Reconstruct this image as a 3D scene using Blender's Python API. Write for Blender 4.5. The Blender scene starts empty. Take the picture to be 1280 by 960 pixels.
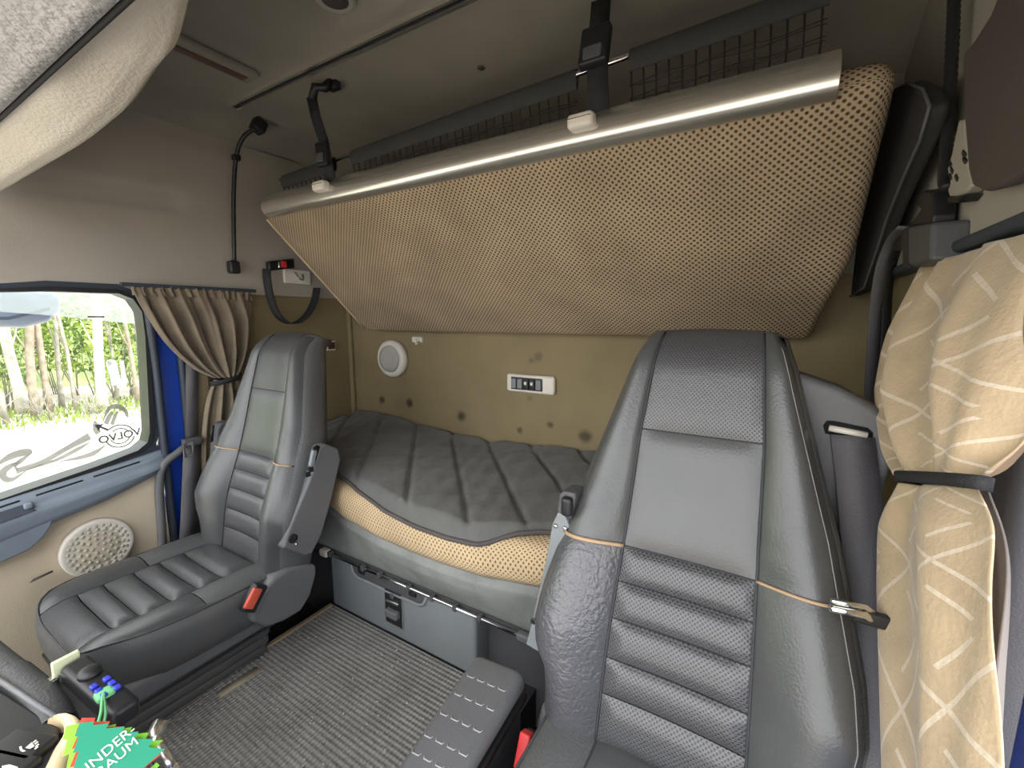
import bpy, math, random
import numpy as np
from mathutils import Vector, Matrix
random.seed(7)
SC = bpy.context.scene
COL = SC.collection
# ------------------------------------------------------------------ camera
FPX = 541.0
YAW = math.radians(31.0)
PITCH = math.atan(82 / 541)
CAM = np.array([0.0, 0.0, 1.2])
cd = bpy.data.cameras.new('camera'); cam = bpy.data.objects.new('camera', cd); COL.objects.link(cam)
cd.sensor_width = 36.0; cd.lens = FPX / 1280 * 36.0; cd.clip_start = 0.02; cd.clip_end = 300
cam.location = CAM; cam.rotation_euler = (math.pi / 2 - PITCH, 0, YAW)
SC.camera = cam
# ------------------------------------------------------------------ sky, sun, exposure
w = bpy.data.worlds.new('World'); SC.world = w; w.use_nodes = True
bg = w.node_tree.nodes['Background']; bg.inputs[0].default_value = (0.975, 0.985, 1.0, 1); bg.inputs[1].default_value = 2.2
sd = bpy.data.lights.new('sun', 'SUN'); sd.energy = 3.5; sd.angle = math.radians(4); sd.color = (1, .98, .94)
sun = bpy.data.objects.new('sun', sd); COL.objects.link(sun); sun.rotation_mode = 'QUATERNION'; sun.rotation_quaternion = Vector((-.5, -.42, -.8)).to_track_quat('-Z', 'Y')
SC.view_settings.view_transform = 'Standard'; SC.view_settings.look = 'None'
SC.view_settings.gamma = 1.0; SC.view_settings.use_curve_mapping = False
SC.view_settings.exposure = 1.12
# ------------------------------------------------------------------ measuring helper: where a sight line meets a plane of the cab
_F = np.array([-math.sin(YAW) * math.cos(PITCH), math.cos(YAW) * math.cos(PITCH), -math.sin(PITCH)])
_R = np.array([math.cos(YAW), math.sin(YAW), 0]); _U = np.cross(_R, _F)
def P(x, y, ax, v):
    d = _F + _R * (x - 640) / FPX + _U * (480 - y) / FPX
    return tuple(CAM + d * (v - CAM[ax]) / d[ax])
# ------------------------------------------------------------------ materials
MATS = {}
def mat(name, col, rough=.5, metal=0., var=.12, vscale=6., bump=.0, bscale=150., spec=.5, dots=None, sheen=0., wr=None, weave=None):
    if name in MATS: return MATS[name]
    m = bpy.data.materials.new(name); m.use_nodes = True; nt = m.node_tree; N = nt.nodes; L = nt.links
    b = N['Principled BSDF']
    b.inputs['Roughness'].default_value = rough; b.inputs['Metallic'].default_value = metal
    b.inputs['Specular IOR Level'].default_value = spec
    if sheen: b.inputs['Sheen Weight'].default_value = sheen
    tc = N.new('ShaderNodeTexCoord')
    no = N.new('ShaderNodeTexNoise'); no.inputs['Scale'].default_value = vscale; no.inputs['Detail'].default_value = 5
    L.new(tc.outputs['Object'], no.inputs['Vector'])
    mr = N.new('ShaderNodeMapRange'); mr.inputs[1].default_value = .3; mr.inputs[2].default_value = .7
    mr.inputs[3].default_value = 1 - var; mr.inputs[4].default_value = 1 + var
    L.new(no.outputs['Fac'], mr.inputs[0])
    mx = N.new('ShaderNodeMix'); mx.data_type = 'RGBA'; mx.blend_type = 'MULTIPLY'; mx.inputs[0].default_value = 1
    mx.inputs[6].default_value = (*col, 1); L.new(mr.outputs[0], mx.inputs[7])
    out = mx.outputs[2]
    bumpsrc = None
    if bump:
        n2 = N.new('ShaderNodeTexNoise'); n2.inputs['Scale'].default_value = bscale; n2.inputs['Detail'].default_value = 3
        L.new(tc.outputs['Object'], n2.inputs['Vector'])
        bp = N.new('ShaderNodeBump'); bp.inputs['Strength'].default_value = bump; bp.inputs['Distance'].default_value = .01
        L.new(n2.outputs['Fac'], bp.inputs['Height']); bumpsrc = bp
    if wr:
        v = N.new('ShaderNodeTexVoronoi'); v.feature = 'DISTANCE_TO_EDGE'; v.inputs['Scale'].default_value = wr[0]
        nz = N.new('ShaderNodeTexNoise'); nz.inputs['Scale'].default_value = 9
        L.new(tc.outputs['Object'], nz.inputs['Vector'])
        ad = N.new('ShaderNodeMixRGB'); ad.inputs[0].default_value = .12
        L.new(tc.outputs['Object'], ad.inputs[1]); L.new(nz.outputs['Color'], ad.inputs[2]); L.new(ad.outputs[0], v.inputs['Vector'])
        r2 = N.new('ShaderNodeMapRange'); r2.inputs[1].default_value = 0; r2.inputs[2].default_value = .12
        L.new(v.outputs['Distance'], r2.inputs[0])
        bp = N.new('ShaderNodeBump'); bp.inputs['Strength'].default_value = wr[1]; bp.inputs['Distance'].default_value = .006
        L.new(r2.outputs[0], bp.inputs['Height'])
        if bumpsrc: L.new(bumpsrc.outputs[0], bp.inputs['Normal'])
        bumpsrc = bp
    if dots:                                    # punched holes in staggered rows: (spacing, radius, hole colour, depth)
        uv = N.new('ShaderNodeUVMap')
        sc = N.new('ShaderNodeVectorMath'); sc.operation = 'SCALE'; sc.inputs['Scale'].default_value = 1 / dots[0]
        L.new(uv.outputs[0], sc.inputs[0])
        res = []
        for off in (0., .5):
            a = N.new('ShaderNodeVectorMath'); a.operation = 'ADD'; a.inputs[1].default_value = (off, off, 0); L.new(sc.outputs[0], a.inputs[0])
            fr = N.new('ShaderNodeVectorMath'); fr.operation = 'FRACTION'; L.new(a.outputs[0], fr.inputs[0])
            su = N.new('ShaderNodeVectorMath'); su.operation = 'SUBTRACT'; su.inputs[1].default_value = (.5, .5, 0); L.new(fr.outputs[0], su.inputs[0])
            le = N.new('ShaderNodeVectorMath'); le.operation = 'LENGTH'; L.new(su.outputs[0], le.inputs[0]); res.append(le.outputs['Value'])
        mi = N.new('ShaderNodeMath'); mi.operation = 'MINIMUM'; L.new(res[0], mi.inputs[0]); L.new(res[1], mi.inputs[1])
        rg = N.new('ShaderNodeMapRange'); rg.inputs[1].default_value = dots[1] * .7; rg.inputs[2].default_value = dots[1] * 1.25
        L.new(mi.outputs[0], rg.inputs[0])
        m2 = N.new('ShaderNodeMix'); m2.data_type = 'RGBA'; L.new(rg.outputs[0], m2.inputs[0])
        m2.inputs[6].default_value = (*dots[2], 1); L.new(out, m2.inputs[7]); out = m2.outputs[2]
        bp = N.new('ShaderNodeBump'); bp.inputs['Strength'].default_value = dots[3]; bp.inputs['Distance'].default_value = .004
        L.new(rg.outputs[0], bp.inputs['Height'])
        if bumpsrc: L.new(bumpsrc.outputs[0], bp.inputs['Normal'])
        bumpsrc = bp
    if weave:                                   # looped rows, (row spacing, loop spacing, strength)
        uv = N.new('ShaderNodeUVMap'); sp = N.new('ShaderNodeSeparateXYZ'); L.new(uv.outputs[0], sp.inputs[0])
        s = []
        for k, c in ((0, weave[1]), (1, weave[0])):
            mu = N.new('ShaderNodeMath'); mu.operation = 'MULTIPLY'; mu.inputs[1].default_value = 2 * math.pi / c; L.new(sp.outputs[k], mu.inputs[0])
            si = N.new('ShaderNodeMath'); si.operation = 'SINE'; L.new(mu.outputs[0], si.inputs[0]); s.append(si.outputs[0])
        a = N.new('ShaderNodeMath'); a.operation = 'MULTIPLY_ADD'; L.new(s[0], a.inputs[0]); a.inputs[1].default_value = .85; L.new(s[1], a.inputs[2])
        rg = N.new('ShaderNodeMapRange'); rg.inputs[1].default_value = -1.3; rg.inputs[2].default_value = 1.3
        rg.inputs[3].default_value = .78; rg.inputs[4].default_value = 1.12; L.new(a.outputs[0], rg.inputs[0])
        m2 = N.new('ShaderNodeMix'); m2.data_type = 'RGBA'; m2.blend_type = 'MULTIPLY'; m2.inputs[0].default_value = 1
        L.new(out, m2.inputs[6]); L.new(rg.outputs[0], m2.inputs[7]); out = m2.outputs[2]
        bp = N.new('ShaderNodeBump'); bp.inputs['Strength'].default_value = weave[2]; bp.inputs['Distance'].default_value = .006
        L.new(a.outputs[0], bp.inputs['Height'])
        if bumpsrc: L.new(bumpsrc.outputs[0], bp.inputs['Normal'])
        bumpsrc = bp
    L.new(out, b.inputs['Base Color'])
    if bumpsrc: L.new(bumpsrc.outputs[0], b.inputs['Normal'])
    MATS[name] = m
    return m
def srgb(r, g, b): return tuple(((c / 255 + .055) / 1.055) ** 2.4 if c > 10 else c / 255 / 12.92 for c in (r, g, b))
HEAD = mat('headliner', srgb(146, 140, 128), .9, var=.1, vscale=3, bump=.12, bscale=220)
TRIM = mat('upper_trim', srgb(168, 162, 150), .75, var=.07, vscale=2.5, bump=.08, bscale=260)
CONS = mat('console_plastic', srgb(205, 198, 182), .7, var=.05, bump=.25, bscale=160)
CONSG = mat('console_grained', srgb(186, 184, 182), .6, var=.08, bump=.5, bscale=90)
BEIGE = mat('beige_vinyl', srgb(134, 120, 88), .75, var=.1, vscale=4, bump=.1, bscale=180)
DOORB = mat('door_vinyl', srgb(210, 196, 170), .7, var=.08, vscale=4, bump=.1, bscale=200)
BUNKF = mat('perforated_tan_fabric', srgb(170, 151, 124), .95, var=.16, vscale=5, bump=.15, bscale=300, dots=(.0175, .2, srgb(74, 60, 42), .5))
MATTF = mat('perforated_mattress_fabric', srgb(204, 180, 143), .95, var=.12, vscale=6, bump=.15, bscale=300, dots=(.0150, .17, srgb(116, 92, 62), .5))
ALU = mat('brushed_aluminium', srgb(226, 222, 212), .27, metal=.85, var=.06, vscale=4)
CHROME = mat('chrome', (.8, .8, .8), .15, metal=1., var=.02)
WHITEP = mat('white_plastic', srgb(222, 216, 204), .45, var=.03)
CREAM = mat('cream_trim', srgb(214, 190, 150), .5, var=.05)
BLACK = mat('black_plastic', srgb(32, 32, 34), .45, var=.1)
DARK = mat('dark_void_plastic', srgb(24, 24, 26), .8, var=.1)
WEB = mat('black_webbing', srgb(38, 38, 40), .75, var=.08, bump=.3, bscale=400)
WEBG = mat('grey_webbing', srgb(92, 90, 92), .6, var=.08, bump=.3, bscale=400)
GREYP = mat('grey_plastic', srgb(102, 103, 105), .5, var=.06, bump=.15, bscale=400)
GREYP2 = mat('slate_plastic', srgb(126, 131, 133), .5, var=.06, bump=.12, bscale=350)
DGREYP = mat('dark_grey_plastic', srgb(80, 80, 82), .55, var=.08, bump=.15, bscale=350)
SILL = mat('blue_grey_plastic', srgb(126, 137, 148), .42, var=.05, bump=.1, bscale=300)
RUBBER = mat('rubber_seal', srgb(52, 60, 70), .55, var=.06)
BLUE = mat('blue_paint', srgb(34, 70, 168), .25, var=.03)
LEA = mat('grey_leather', srgb(76, 77, 77), .31, var=.1, vscale=7, bump=.12, bscale=230, spec=.6)
LEAW = mat('creased_leather', srgb(78, 78, 82), .33, var=.1, vscale=7, bump=.3, bscale=110, spec=.8, wr=(56, .14))
LEAP = mat('perforated_leather', srgb(78, 78, 80), .33, var=.08, vscale=7, bump=.1, bscale=120, spec=.7, dots=(.0085, .19, srgb(42, 42, 44), .4))
LEAS = mat('side_leather', srgb(90, 91, 91), .42, var=.08, bump=.2, bscale=190)
SEAM = mat('seam_thread', srgb(52, 54, 58), .7)
TANP = mat('tan_piping', srgb(176, 148, 116), .6)
STITCH = mat('pale_stitching', srgb(160, 158, 158), .6)
QUILT = mat('quilted_duvet_cloth', srgb(96, 96, 93), .85, var=.12, vscale=6, bump=.45, bscale=26, sheen=.15)
HEM = mat('duvet_hem', srgb(84, 78, 76), .8)
CARP = mat('grey_carpet', srgb(136, 138, 134), .95, var=.2, vscale=9, bump=.4, bscale=220)
MATW = mat('ribbed_mat', srgb(146, 145, 139), .9, var=.18, vscale=7, bump=.2, bscale=300, weave=(.0165, .0125, .5))
BIND = mat('mat_binding', srgb(154, 134, 106), .8, var=.12)
TAPE = mat('worn_tape', srgb(162, 152, 132), .8)
CURT = mat('curtain_brown', srgb(122, 110, 91), .85, var=.16, vscale=14, bump=.2, bscale=120, sheen=.2)
RED = mat('red_button', srgb(206, 52, 56), .45)
REDO = mat('orange_red_button', srgb(214, 92, 70), .45)
FLOORM = mat('footwell_rubber', srgb(40, 41, 44), .8)
NETM = mat('net_cord', srgb(34, 32, 30), .85)
SLEEVE = mat('net_sleeve', srgb(52, 52, 50), .85, var=.1, bump=.2, bscale=200)
FLAP = mat('dark_panel', srgb(80, 72, 68), .75, var=.05, bump=.15, bscale=250)
# ------------------------------------------------------------------ mesh helpers
def link(o): COL.objects.link(o); return o
def tag(o, label=None, cat=None, group=None, kind=None):
    if label: o['label'] = label
    if cat: o['category'] = cat
    if group: o['group'] = group
    if kind: o['kind'] = kind
    return o
def empty(name, loc, label, cat, group=None):
    o = bpy.data.objects.new(name, None); o.empty_display_size = .05; link(o); o.location = loc
    return tag(o, label, cat, group)
def woloc(o):
    v = Vector((0, 0, 0))
    while o: v += Vector(o.location) if not o.parent else Vector(o.location); o = o.parent
    return v
def O(name, vf, m, parent=None, smooth=True, bevel=0., seg=3, solid=0., sub=0):
    vs, fs = vf[0], vf[1]; uv = vf[2] if len(vf) > 2 else None
    A = np.array(vs, float); c = (A.min(0) + A.max(0)) / 2
    me = bpy.data.meshes.new(name); me.from_pydata((A - c).tolist(), [], fs)
    if uv is not None:
        ul = me.uv_layers.new(name='UVMap'); flat = [q for f in uv for p in f for q in p]; ul.data.foreach_set('uv', flat)
    me.validate(); me.materials.append(m)
    if smooth: me.polygons.foreach_set('use_smooth', [True] * len(me.polygons))
    o = link(bpy.data.objects.new(name, me))
    if parent is not None:
        o.parent = parent; o.location = Vector(c) - woloc(parent)
    else: o.location = c
    if bevel:
        b = o.modifiers.new('edge', 'BEVEL'); b.width = bevel; b.segments = seg; b.limit_method = 'ANGLE'; b.angle_limit = math.radians(35); b.use_clamp_overlap = True
        if smooth and hasattr(b, 'harden_normals'): b.harden_normals = True
    if solid:
        s = o.modifiers.new('thick', 'SOLIDIFY'); s.thickness = solid; s.offset = 0
    if sub:
        s = o.modifiers.new('sub', 'SUBSURF'); s.levels = sub; s.render_levels = sub
    return o
def join(*a):
    vs, fs, uvs = [], [], []; has = all(len(x) > 2 for x in a)
    for x in a:
        n = len(vs); vs += list(x[0]); fs += [[i + n for i in f] for f in x[1]]
        if has: uvs += x[2]
    return (vs, fs, uvs) if has else (vs, fs)
def grid(fn, nu, nv, uvfn=None, flip=False):
    vs = [tuple(fn(i / nu, j / nv)) for j in range(nv + 1) for i in range(nu + 1)]
    fs, uv = [], []
    for j in range(nv):
        for i in range(nu):
            q = [j * (nu + 1) + i, j * (nu + 1) + i + 1, (j + 1) * (nu + 1) + i + 1, (j + 1) * (nu + 1) + i]
            c = [(i, j), (i + 1, j), (i + 1, j + 1), (i, j + 1)]
            if flip: q.reverse(); c.reverse()
            fs.append(q); uv.append([uvfn(a / nu, b / nv) if uvfn else (a / nu, b / nv) for a, b in c])
    return vs, fs, uv
def box(c, s):
    x, y, z = (k / 2 for k in s); vs = [(c[0] + a * x, c[1] + b * y, c[2] + d * z) for a in (-1, 1) for b in (-1, 1) for d in (-1, 1)]
    return vs, [[0, 1, 3, 2], [4, 6, 7, 5], [0, 4, 5, 1], [2, 3, 7, 6], [0, 2, 6, 4], [1, 5, 7, 3]]
def box2(a, b): return box([(p + q) / 2 for p, q in zip(a, b)], [abs(p - q) for p, q in zip(a, b)])
def prism(pts, off):                                   # closed polygon in 3-D pushed along a vector
    n = len(pts); vs = [tuple(p) for p in pts] + [tuple(np.array(p) + off) for p in pts]
    fs = [list(range(n - 1, -1, -1)), list(range(n, 2 * n))] + [[i, (i + 1) % n, n + (i + 1) % n, n + i] for i in range(n)]
    return vs, fs
def tube(pts, r, n=8, closed=False, flat=None):
    pts = [np.array(p, float) for p in pts]; m = len(pts); vs, fs = [], []
    prev = None
    for i, p in enumerate(pts):
        a = pts[(i - 1) % m] if (closed or i > 0) else p; b = pts[(i + 1) % m] if (closed or i < m - 1) else p
        t = b - a; t /= (np.linalg.norm(t) + 1e-9)
        ref = prev if prev is not None else (np.array([0, 0, 1.]) if abs(t[2]) < .9 else np.array([0, 1., 0]))
        u = ref - t * np.dot(ref, t); u /= (np.linalg.norm(u) + 1e-9); prev = u; v = np.cross(t, u)
        rr = r[i] if isinstance(r, (list, tuple)) else r
        for k in range(n):
            g = 2 * math.pi * k / n; vs.append(tuple(p + u * rr * math.cos(g) + v * rr * math.sin(g)))
    for i in range(m if closed else m - 1):
        for k in range(n):
            fs.append([i * n + k, i * n + (k + 1) % n, ((i + 1) % m) * n + (k + 1) % n, ((i + 1) % m) * n + k])
    if not closed: fs += [list(range(n - 1, -1, -1)), list(range((m - 1) * n, m * n))]
    return vs, fs
def lathe(prof, c, ax, n=24):                          # profile (radius, height) turned about an axis through c
    ax = np.array(ax, float); ax /= np.linalg.norm(ax)
    u = np.cross(ax, [0, 0, 1.] if abs(ax[2]) < .9 else [1., 0, 0]); u /= np.linalg.norm(u); v = np.cross(ax, u)
    vs, fs = [], []
    for r, h in prof:
        for k in range(n):
            g = 2 * math.pi * k / n; vs.append(tuple(np.array(c) + ax * h + (u * math.cos(g) + v * math.sin(g)) * r))
    for i in range(len(prof) - 1):
        for k in range(n): fs.append([i * n + k, i * n + (k + 1) % n, (i + 1) * n + (k + 1) % n, (i + 1) * n + k])
    fs += [list(range(n - 1, -1, -1)), list(range((len(prof) - 1) * n, len(prof) * n))]
    return vs, fs
def strip(path, wvec, th=.002, nvec=None):             # webbing: a flat band of real thickness along a path
    path = [np.array(p, float) for p in path]; vs, fs = [], []; n = len(path)
    for i, p in enumerate(path):
        t = path[min(i + 1, n - 1)] - path[max(i - 1, 0)]; t /= np.linalg.norm(t) + 1e-9
        wv = np.array(wvec[i] if isinstance(wvec, list) else wvec, float); nn = np.cross(t, wv); nn = nn / (np.linalg.norm(nn) + 1e-9) * th
        vs += [tuple(p - wv / 2 - nn), tuple(p + wv / 2 - nn), tuple(p + wv / 2 + nn), tuple(p - wv / 2 + nn)]
    for i in range(n - 1):
        for k in range(4): fs.append([i * 4 + k, i * 4 + (k + 1) % 4, (i + 1) * 4 + (k + 1) % 4, (i + 1) * 4 + k])
    fs += [[3, 2, 1, 0], [n * 4 - 4, n * 4 - 3, n * 4 - 2, n * 4 - 1]]
    return vs, fs
def rbox(c, s, r, ex=(1, 0, 0), ey=(0, 1, 0), ez=(0, 0, 1), k=3, div=(1, 1, 1), fn=None):   # rounded box with metre UVs
    s = np.array(s, float); h = s / 2; r = min(r, h.min() * .999); inner = h - r
    E = [np.array(e, float) for e in (ex, ey, ez)]; c = np.array(c, float)
    ax = []
    for i in range(3):
        a = [-h[i] + r * (1 - math.cos(q / k * math.pi / 2)) if False else -h[i] + r * q / k for q in range(k)]
        mid = list(np.linspace(-inner[i], inner[i], div[i] + 1)); ax.append(a + mid + [-q for q in reversed(a)])
    vid, vs, fs, uvs = {}, [], [], []
    def V(p):
        key = tuple(np.round(p, 5))
        if key not in vid:
            q = np.clip(p, -inner, inner); d = p - q; l = np.linalg.norm(d)
            o = q + (d / l * r if l > 1e-9 else 0)
            if fn is not None: o = fn(o, h)
            vid[key] = len(vs); vs.append(tuple(c + E[0] * o[0] + E[1] * o[1] + E[2] * o[2]))
        return vid[key]
    for i in range(3):
        j, l = (i + 1) % 3, (i + 2) % 3
        for sg in (-1, 1):
            for a in range(len(ax[j]) - 1):
                for b in range(len(ax[l]) - 1):
                    q = []; u = []
                    for (da, db) in ((0, 0), (1, 0), (1, 1), (0, 1)):
                        p = np.zeros(3); p[i] = sg * h[i]; p[j] = ax[j][a + da]; p[l] = ax[l][b + db]; q.append(V(p))
                        u.append((p[0] if i != 0 else p[1], p[2] if i != 2 else p[1]))
                    if len(set(q)) < 3: continue
                    if sg < 0: q.reverse(); u.reverse()
                    fs.append(q); uvs.append(u)
    return vs, fs, uvs
def smoothpath(pts, n=24):                             # Catmull-Rom through points
    pts = [np.array(p, float) for p in pts]; q = [pts[0] * 2 - pts[1]] + pts + [pts[-1] * 2 - pts[-2]]; out = []
    m = len(pts) - 1
    for i in range(n + 1):
        t = i / n * m; k = min(int(t), m - 1); u = t - k; a, b, c, d = q[k:k + 4]
        out.append(.5 * ((2 * b) + (c - a) * u + (2 * a - 5 * b + 4 * c - d) * u * u + (3 * b - a - 3 * c + d) * u ** 3))
    return out
def text_mesh(body, size, bold=0.):
    cu = bpy.data.curves.new('lettering', 'FONT'); cu.body = body; cu.size = size; cu.align_x = 'CENTER'; cu.align_y = 'CENTER'; cu.extrude = .0004; cu.offset = bold
    o = bpy.data.objects.new('lettering', cu); link(o); dg = bpy.context.evaluated_depsgraph_get()
    me = o.evaluated_get(dg).to_mesh(); vs = [tuple(v.co) for v in me.vertices]; fs = [list(p.vertices) for p in me.polygons]
    o.to_mesh_clear() if False else None
    bpy.data.objects.remove(o); bpy.data.curves.remove(cu)
    return vs, fs
def place(vf, c, ex, ey, ez):
    c, ex, ey, ez = (np.array(k, float) for k in (c, ex, ey, ez))
    return [tuple(c + ex * v[0] + ey * v[1] + ez * v[2]) for v in vf[0]], vf[1]
def S(name, vf, m, parent=None, **k):
    o = O(name, vf, m, parent, **k)
    if parent is None: o['kind'] = 'structure'
    return o
def smst(a, b, x): t = min(1, max(0, (x - a) / (b - a))); return t * t * (3 - 2 * t)
# ================================================================== THE CAB SHELL
XL, XR, YB, ZC, ZH = -2.19, .27, 1.75, 2.05, 1.325
def ceil_z(x, y):
    z = ZC
    dl, dr, db = x - XL, XR - x, YB - y
    if dl < .22: z -= .05 * (1 - dl / .22) ** 2
    if dr < .22: z -= .05 * (1 - dr / .22) ** 2
    if db < .3: z -= .12 * (1 - db / .3) ** 2
    hx = smst(-1.20, -1.15, x) * (1 - smst(-.06, -.01, x)); hy = smst(-.02, .03, y) * (1 - smst(.93, .98, y))
    z += .03 * hx * hy                                                     # shallow hatch recess in the roof
    z += .006 * math.exp(-((x + .93) ** 2 + (y - 1.34) ** 2) / .004) * 0
    z -= .008 * math.exp(-((y - 1.037) / .05) ** 2) * smst(-2.02, -1.93, x)  # raised bead that carries the rail
    z += .012 * math.sin(x * 2.3 + 1) * smst(1.15, 1.5, y)
    return z
S('ceiling', grid(lambda u, v: (XL - .03 + (XR - XL + .06) * u, -.12 + (YB + .12) * v, ceil_z(max(XL, min(XR, XL - .03 + (XR - XL + .06) * u)), -.12 + (YB + .12) * v)), 124, 106, flip=True), HEAD)
S('roof', box2((XL - .1, -.12, 2.10), (XR + .1, YB + .12, 2.14)), TRIM)
tr = S('trim_1', join(box2((-1.93, 1.018, 2.033), (.2, 1.027, 2.045)), box2((-1.93, 1.047, 2.033), (.2, 1.056, 2.045))), ALU, smooth=False)
O('slot', box2((-1.93, 1.027, 2.039), (.2, 1.047, 2.046)), DARK, tr, smooth=False)
# outer skin keeps daylight out where the cab is closed
S('wall_outer_back', box2((XL - .1, YB + .06, -.4), (XR + .1, YB + .12, 2.12)), BLUE, smooth=False)
S('wall_outer_passenger', join(box2((XL - .10, .86, -.4), (XL - .06, YB + .1, 2.12)), box2((XL - .10, -.9, 1.36), (XL - .06, .9, 2.12)), box2((XL - .10, -.9, -.45), (XL - .06, .9, .42))), BLUE, smooth=False)
S('wall_outer_driver', join(box2((XR + .06, .74, -.4), (XR + .10, YB + .1, 2.12)), box2((XR + .06, -.9, 1.34), (XR + .10, .9, 2.12)), box2((XR + .06, -.9, -.45), (XR + .10, .9, .55))), BLUE, smooth=False)
# rear wall: fabric panel with stains that have a shape of their own
def stained(name, base, spots, cx, cz):
    m = base.copy(); m.name = name; nt = m.node_tree; N = nt.nodes; L = nt.links; b = N['Principled BSDF']
    src = b.inputs['Base Color'].links[0].from_socket
    tc = N.new('ShaderNodeTexCoord'); nz = N.new('ShaderNodeTexNoise'); nz.inputs['Scale'].default_value = 30
    L.new(tc.outputs['Object'], nz.inputs['Vector'])
    ad = N.new('ShaderNodeMixRGB'); ad.inputs[0].default_value = .018; L.new(tc.outputs['Object'], ad.inputs[1]); L.new(nz.outputs['Color'], ad.inputs[2])
    for (x, z, r, s) in spots:
        d = N.new('ShaderNodeVectorMath'); d.operation = 'SUBTRACT'; L.new(ad.outputs[0], d.inputs[0]); d.inputs[1].default_value = (x - cx + .009, .009, z - cz + .009)
        mu = N.new('ShaderNodeVectorMath'); mu.operation = 'MULTIPLY'; mu.inputs[1].default_value = (1, 0, 1); L.new(d.outputs[0], mu.inputs[0])
        le = N.new('ShaderNodeVectorMath'); le.operation = 'LENGTH'; L.new(mu.outputs[0], le.inputs[0])
        rg = N.new('ShaderNodeMapRange'); rg.inputs[1].default_value = r * .35; rg.inputs[2].default_value = r; rg.inputs[3].default_value = s; rg.inputs[4].default_value = 0
        L.new(le.outputs['Value'], rg.inputs[0])
        mx = N.new('ShaderNodeMix'); mx.data_type = 'RGBA'; L.new(rg.outputs[0], mx.inputs[0]); L.new(src, mx.inputs[6]); mx.inputs[7].default_value = (*srgb(52, 42, 28), 1); src = mx.outputs[2]
    L.new(src, b.inputs['Base Color']); return m
spots = []
for (x, y, r, s) in ((480, 500, .03, .85), (514, 504, .032, .9), (578, 520, .036, .9), (650, 537, .022, .7), (687, 531, .022, .7), (730, 545, .04, .8), (672, 447, .03, .4), (664, 452, .02, .35), (662, 498, .018, .3)):
    q = P(x, y, 1, YB - .001); spots.append((q[0], q[2], r, s))
S('wall_rear', box2((XL, YB, .2), (XR, YB + .05, 1.34)), stained('stained_beige_wall', BEIGE, spots, (XL + XR) / 2, .77), smooth=False)
S('wall_rear_upper', box2((XL, YB, 1.34), (XR, YB + .05, 2.06)), HEAD, smooth=False)
# side walls
def upleft(u, v):
    y = -.9 + (YB + .9) * u; z = ZH + (2.0 - ZH) * v
    x = XL + .02 - .02 * v + .015 * (1 - smst(0, .1, v)) * 0
    r = smst(.18, .30, y) * (1 - smst(.90, .96, y)) * smst(1.60, 1.64, z - .06 * (y - .5)) * (1 - smst(1.68, 1.72, z - .06 * (y - .5)))
    x -= .008 * r + .01 * smst(.85, 1, v)
    return (x, y, z)
S('wall_left_upper', grid(upleft, 130, 50), TRIM)
S('wall_left_ledge', box2((XL, -.9, ZH - .012), (XL + .022, YB, ZH)), TRIM, smooth=False)
S('wall_left', join(box2((XL - .05, .88, .1), (XL, YB, 1.34)), box2((XL - .05, .88, 1.3), (XL - .02, YB, 2.06))), BEIGE, smooth=False)
S('trim_2', rbox((XL + .012, YB - .012, .78), (.03, .024, 1.1), .008), BEIGE)
def upright(u, v):
    y = .1 + (YB - .1) * u; z = 1.31 + .69 * v
    x = XR - .02 + .02 * v - .03 * smst(.75, 1.0, v) * 0
    return (x - .012 * (1 - smst(0, .06, v)) * 0, y, z)
S('wall_right_upper', grid(upright, 60, 30, flip=True), TRIM)
S('wall_right_ledge', rbox((XR - .02, .92, 1.312), (.04, 1.66, .02), .008), RUBBER)
S('wall_right', join(box2((XR, .93, .1), (XR + .05, YB, 1.33)), box2((XR + .01, .1, 1.3), (XR + .05, YB, 2.06))), BEIGE, smooth=False)
S('pillar_driver', rbox((XR + .02, .83, .6), (.06, .2, 1.5), .02), DGREYP)
S('pillar_driver_trim', rbox((XR + .015, .60, .55), (.05, .10, 1.4), .02), BLUE)
# floor and bunk front
S('floor', box2((XL - .05, -.9, -.2), (XR + .05, 1.2, -.15)), FLOORM, smooth=False)
S('floor_tunnel', box2((-1.50, -.3, -.15), (-.58, 1.13, -.006)), FLOORM, smooth=False)
bf = S('wall_bunk_front', box2((XL, 1.12, -.15), (XR, 1.14, .30)), DGREYP, smooth=False)
q = P(388, 717, 1, 1.118)
O('screw_washer', lathe([(.012, 0), (.012, .004), (.006, .006), (.004, .004)], q, (0, -1, 0), 16), CHROME, bf)
# overhead console at the front of the roof
def lip(x):                      # (y, z) of its rear lower edge
    return .35, 1.545 + .045 * smst(-1.02, -.82, x) + .09 * smst(-.84, -.72, x)
def console(u, v):
    x = -2.14 + 2.36 * u; ye, ze = lip(x)
    prof = [(.02, 1.59 - ze, 0), (.242, 1.562 - ze, 0), (.275, .004, 1), (.32, -.008, 1), (.350, -.002, 1), (.367, .022, 1), (.374, .065, 1), (.364, .12, 1), (.34, .30, 1), (.33, .52, 1)]
    t = v * (len(prof) - 1); i = min(int(t), len(prof) - 2); f = t - i
    y = prof[i][0] + (prof[i + 1][0] - prof[i][0]) * f; dz = prof[i][1] + (prof[i + 1][1] - prof[i][1]) * f
    z = ze + dz
    bul = math.exp(-((x + .98) / .14) ** 2) * smst(.25, .34, y)
    return (x, y + .0 * bul - .0 * x, min(z + .012 * bul, 2.045))
cons = tag(O('overhead_console', grid(console, 110, 36), CONS), 'cream overhead console with grey grained flap under the front of the roof', 'console', kind='structure')
def cgr(u, v):
    x = -2.14 + 2.36 * u; y = .02 + .216 * v
    return (x, y, 1.566 - .016 * v + .004 * math.sin(v * math.pi))
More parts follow.
